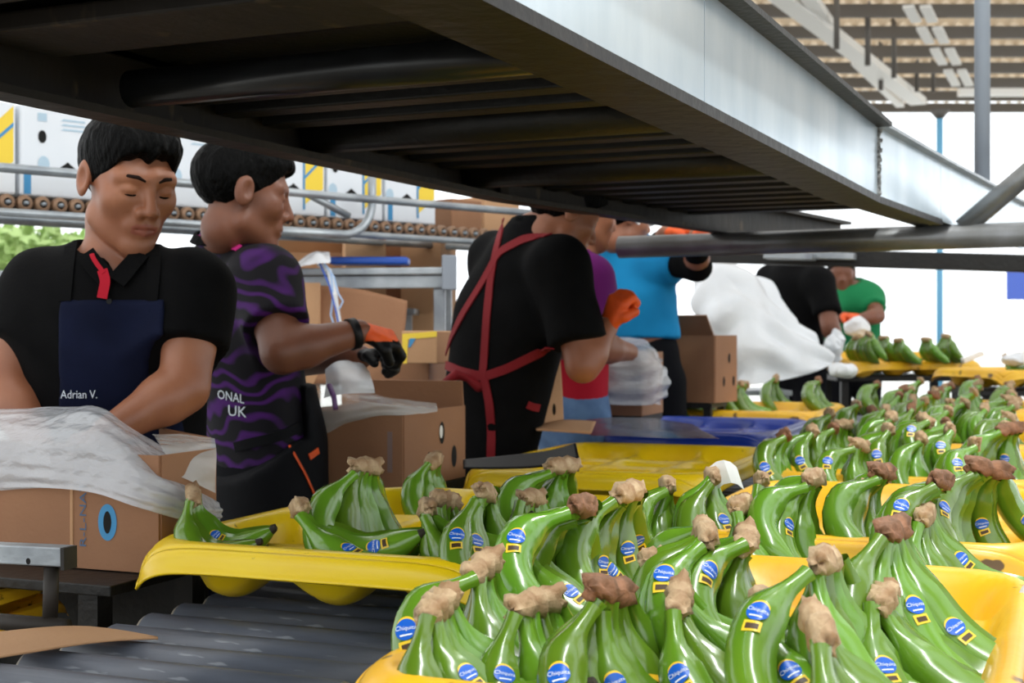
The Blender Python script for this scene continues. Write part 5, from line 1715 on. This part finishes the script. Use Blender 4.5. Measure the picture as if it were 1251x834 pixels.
# brown cartons behind ------------------------------------------------
def carton(name, label, px, py, d, wpx, hpx, dep, rot, m, holes=(), flaps=(), tilt=0.0):
    """carton whose front face is centred at the pixel"""
    w, h = wpx * d / F, hpx * d / F
    c = W(px, py, d)
    t = thing(name, label, 'box', (c.x, c.y + dep / 2, c.z - h / 2), math.radians(rot), 'brown cartons behind the workers')
    t.rotation_euler = (0, math.radians(tilt), math.radians(rot))
    MB().box((0, 0, h / 2), (w, dep, h), bev=0.004).build('body', m, t)
    for x, z, ru, rv in holes:
        mb = MB(); oval(mb, Vector((x * w, -dep / 2 - .0012, z * h)), UXl, UZl, ru, rv); mb.build('hand_hole', M['hole'], t)
    for x0, x1, z, ln, ang in flaps:
        a = math.radians(ang)
        R = Matrix.Rotation(a, 3, 'X')
        cc = Vector(((x0 + x1) / 2 * w, -dep / 2, z * h)) + R @ Vector((0, 0, ln / 2))
        MB().box(cc, ((x1 - x0) * w, 0.004, ln), R).build('flap', m, t)
    return t
carton('cardboard_box', 'pale brown carton with folded flap under the wheel rack', 392, 317, 5.75, 118, 78, 0.3, 4, M['card2'], flaps=((-.5, .4, .62, .10, 60),))
carton('cardboard_box', 'brown carton below the folded flap one, behind the hanging ties', 395, 368, 5.5, 116, 26, 0.2, -3, M['card2'])
carton('cardboard_box', 'pale carton panel with a small dark hole above the blue bundle', 441, 333, 5.5, 50, 104, 0.2, 10, M['card2'], holes=((.1, .86, .012, .012), (.1, .45, .014, .03)))
carton('cardboard_box', 'deep orange brown carton between two pale panels', 482, 337, 5.8, 40, 94, 0.25, 0, M['cardin'])
carton('cardboard_box', 'tall pale carton left of the red straps', 522, 534, 5.7, 52, 492, 0.22, -14, M['card2'], holes=((.1, .976, .012, .01),))
t = thing('cardboard_sheet', 'large brown cardboard sheet leaning below the silver shelf', 'cardboard', W(440, 460, 4.7))
S = drape([[(378, 348, 4.78), (440, 354, 4.76), (498, 368, 4.74)], [(376, 400, 4.75), (440, 405, 4.73), (494, 408, 4.71)], [(374, 470, 4.72), (440, 470, 4.70), (482, 460, 4.68)]], 12, 16, 0.004, 6, 3)
solid(cloth('sheet', S, M['card'], t), 0.005)
carton('cardboard_box', 'pale carton half hidden behind the purple sleeve', 352, 431, 4.7, 60, 172, 0.25, 12, M['card2'])
carton('cardboard_box', 'brown carton under the leaning cardboard sheet', 478, 480, 4.5, 110, 82, 0.3, -8, M['card'], flaps=((-.5, .5, 1.0, .06, -20),))
t = carton('cardboard_box', 'carton with yellow and blue printed edge left of red straps', 524, 424, 4.3, 46, 40, 0.22, -16, M['card2'], flaps=())
mb = MB(); poly(mb, Vector((0, -.112, 0)), UXl, UZl, [(-.055, .0), (-.04, .0), (-.036, .075), (.058, .083), (.058, .10), (-.055, .092)]); mb.build('yellow_print', M['p_yel'], t)
mb = MB(); poly(mb, Vector((0, -.1125, 0)), UXl, UZl, [(-.036, .05), (-.028, .05), (-.01, .078), (-.03, .078)]); mb.build('blue_print', M['p_blue'], t)
carton('cardboard_box', 'dark brown carton standing on the far rack end', 548, 261, 5.35, 50, 36, 0.2, 44, M['card'])
carton('cardboard_box', 'pale brown carton on the rack right above the red straps', 592, 263, 5.6, 60, 44, 0.2, 44, M['card2'])
carton('cardboard_box', 'brown carton behind the front man at left edge', 52, 461, 4.0, 60, 80, 0.3, 20, M['card2'])
t = carton('white_carton', 'white carton with blue print behind the front man', 50, 482, 3.5, 70, 60, 0.3, 14, M['carton'])
mb = MB(); poly(mb, Vector((0, -.1512, 0.05)), UXl, UZl, [(-.07, -.04), (-.01, -.04), (0, .0), (-.02, .02), (-.06, .005)]); mb.build('blue_print', M['bluetape'], t)
mb = MB(); poly(mb, Vector((0, -.1514, 0.05)), UXl, UZl, [(-.075, -.04), (-.065, -.04), (-.05, .015), (-.06, .01)]); mb.build('yellow_print', M['p_yel'], t)

def table(name, label, px, d0, d1, wm, z):
    c = W(px, 408, (d0 + d1) / 2)
    t = thing(name, label, 'table', (c.x, c.y, 0))
    dp = d1 - d0
    MB().box((0, 0, z - 0.013), (wm, dp, 0.024), bev=.003).build('table_top', M['galv2'], t)
    for sx in (-1, 1):
        for sy in (-1, 1):
            MB().box((sx * (wm / 2 - .03), sy * (dp / 2 - .03), (z - .025) / 2), (.035, .035, z - .025)).build('leg', M['galv2'], t)
table('steel_table', 'steel table under the cartons behind the hanging ties', 425, 5.45, 6.1, 0.60, 1.352)
table('steel_table', 'steel table under the brown carton behind the middle box', 430, 4.4, 5.0, 0.62, 0.945)
table('steel_table', 'steel table under the white carton behind the front man', 40, 3.45, 4.35, 0.36, 1.034)
# cardboard piece with holes by man 3
S = drape([[(684, 440, 3.9), (686, 470, 3.86), (688, 513, 3.82)], [(662, 450, 3.86), (662, 485, 3.82), (652, 523, 3.78)]], 10, 14, 0.001, 8, 3)
t = thing('cardboard_piece', 'pale cardboard side panel with holes beside the black apron', 'cardboard', W(670, 520, 3.8))
solid(cloth('panel', S, M['card2'], t), 0.004)
S = drape([[(652, 522, 3.78), (690, 514, 3.80), (728, 516, 3.82)], [(656, 526, 3.72), (690, 528, 3.7), (722, 530, 3.7)]], 6, 12, 0.001, 8, 3)
solid(cloth('fold', S, M['card2'], t), 0.004)
for px, py, ru, rv in ((677, 500, .006, .016), (663, 482, .008, .022)):
    mb = MB(); oval(mb, W(px, py, 3.765), Vector((.6, -.5, 0)).normalized(), UZl, ru, rv); mb.build('hand_hole', M['hole'], t, world=True)
S = drape([[(752, 402, 3.6), (749, 450, 3.62), (740, 500, 3.66)], [(754, 402, 3.6), (752, 450, 3.62), (743, 500, 3.66)]], 3, 14, 0.0, 8, 3)

# box with film in front of the turquoise shirt
bb = W(766, 506, 4.62); bb.z = HC - 96 * 4.62 / F
t5 = open_box('cardboard_box', 'brown box wrapped in film in front of the turquoise shirt', bb + Vector((0, .13, -.01)), 0.20, 0.26, 0.21, -LA, M['card'])
S = drape([[(712, 440, 4.62), (735, 420, 4.78), (765, 413, 4.8), (790, 418, 4.75), (806, 438, 4.62)],
           [(708, 455, 4.48), (735, 440, 4.46), (765, 436, 4.46), (795, 440, 4.46), (816, 455, 4.56)],
           [(706, 475, 4.44), (735, 470, 4.42), (765, 468, 4.42), (795, 470, 4.44), (816, 478, 4.54)],
           [(715, 492, 4.46), (740, 492, 4.44), (765, 494, 4.44), (795, 494, 4.46), (806, 494, 4.54)]], 60, 80, 0.011, 30, 9, fold=0.006, foldf=24)
o = cloth('plastic_liner', S, M['film'], None, loc=W(765, 460, 4.5)); tag(o, 'white film wrapped round the box below the turquoise shirt', 'film')
# brown carton right of it
bb = W(858, 492, 5.35)
t6 = open_box('cardboard_box', 'dark brown open carton at the foot of the white plastic', bb + Vector((-0.01, .15, 0)), 0.27, 0.20, 0.26, math.radians(-34), M['card'], flaps=(('f', 0.10, 40),))
for y, z in ((0.03, 0.17), (-0.03, 0.08), (0.08, 0.08)):
    mb = MB(); oval(mb, Vector((0.1385, y * .8, z)), UYl, UZl, 0.010, 0.020); mb.build('hand_hole', M['hole'], t6)
for nm, base in (('dark steel stand under the film wrapped box', t5.location), ('dark steel stand under the dark brown open carton', t6.location)):
    t = thing('packing_stand', nm, 'stand', (base.x, base.y, 0), -LA)
    z = base.z - 0.002
    MB().box((0, 0, z - 0.01), (0.20, 0.26, 0.02)).build('stand_top', M['darksteel'], t)
    for sx in (-1, 1):
        for sy in (-1, 1): MB().box((sx * .08, sy * .11, (z - .02) / 2), (.03, .03, z - .02)).build('leg', M['darksteel'], t)
# big white plastic heap
S = drape([[(862, 320, 7.05), (885, 312, 7.05), (912, 330, 7.05), (935, 345, 7.05), (950, 368, 7.05)],
           [(848, 345, 6.85), (880, 335, 6.75), (918, 352, 6.75), (945, 375, 6.80), (968, 395, 6.85)],
           [(846, 380, 6.75), (882, 378, 6.60), (920, 385, 6.60), (958, 398, 6.65), (992, 412, 6.75)],
           [(868, 420, 6.70), (890, 425, 6.55), (925, 425, 6.50), (968, 425, 6.55), (1014, 434, 6.70)],
           [(880, 470, 6.65), (900, 470, 6.53), (935, 468, 6.47), (975, 460, 6.53), (1016, 448, 6.65)]], 80, 90, 0.034, 13, 6, fold=0.02, foldf=21)
o = solid(cloth('plastic_heap', S, M['film2'], None, loc=W(920, 400, 6.65)), 0.002); tag(o, 'big heap of white crumpled plastic sheeting beside the far black shirt', 'plastic')
table('steel_table', 'steel table under the white plastic heap', 915, 6.55, 6.95, 0.34, 0.985)
def blob(name, label, px, py, d, rx, ry, m, seed, cat):
    c = W(px, py, d)
    rx, ry = rx * d / F, ry * d / F
    def f(P):
        q = P - V3(c)
        return ellip(q, (0, 0, 0), (rx, rx * .8, ry)) + 0.30 * rx * wob(P, 3.6 / rx, seed) + .18 * rx * np.abs(wob(P, 7 / rx, seed + 1))
    t = thing(name, label, cat, c)
    sdf_obj('sheet', f, c - Vector((rx * 1.4, rx * 1.2, ry * 1.4)), c + Vector((rx * 1.4, rx * 1.2, ry * 1.4)), rx / 14, m, t)
blob('plastic_bag', 'small white plastic bag held by the far black shirt', 1020, 422, 7.0, 13, 20, M['film2'], 3, 'bag')
blob('plastic_bag', 'white plastic bag held by the green shirt', 1046, 400, 7.9, 16, 14, M['film2'], 5, 'bag')
blob('plastic_bag', 'white plastic lump lying at the end of the white heap', 1030, 452, 6.2, 17, 11, M['film2'], 7, 'bag')
blob('plastic_bag', 'white plastic bag at the right frame edge on far bananas', 1240, 438, 6.6, 18, 9, M['film2'], 9, 'bag')
blob('plastic_bag', 'clear plastic bag beside the nearest tray at the right edge', 1262, 745, 1.60, 20, 34, M['film2'], 11, 'bag')

# grey film over the blue tray and the black strip
S = drape([[(716, 512, 3.98), (760, 510, 4.1), (800, 512, 4.2), (845, 518, 4.2)], [(716, 524, 3.86), (760, 524, 3.88), (810, 527, 3.88), (868, 532, 3.84)], [(722, 533, 3.76), (770, 534, 3.74), (820, 535, 3.72), (880, 536, 3.68)]], 24, 50, 0.004, 14, 4)
o = cloth('plastic_sheet', S, M['filmdark'], None, loc=W(790, 525, 3.9)); tag(o, 'dark grey plastic sheet between the yellow and blue trays', 'plastic')
S = drape([[(566, 563, 3.02), (620, 558, 3.0), (670, 552, 2.98), (704, 543, 2.96)], [(566, 573, 2.98), (620, 573, 2.95), (668, 570, 2.92), (708, 560, 2.90)]], 10, 20, 0.001, 8, 4)
o = solid(cloth('black_strip', S, M['black'], None, loc=W(640, 563, 2.96)), 0.004); tag(o, 'black plastic strip lying on the empty yellow tray edge', 'strip')
# strip on the far tray
p = W(1188, 436, 7.15)
o = MB().box(p, (0.11, .05, .025), Matrix.Rotation(math.radians(-22), 3, 'Y'), bev=.004).build('scrap_strip', M['white'], loc=p)
tag(o, 'white strip lying across the far tray end', 'strip')
place_stickers()
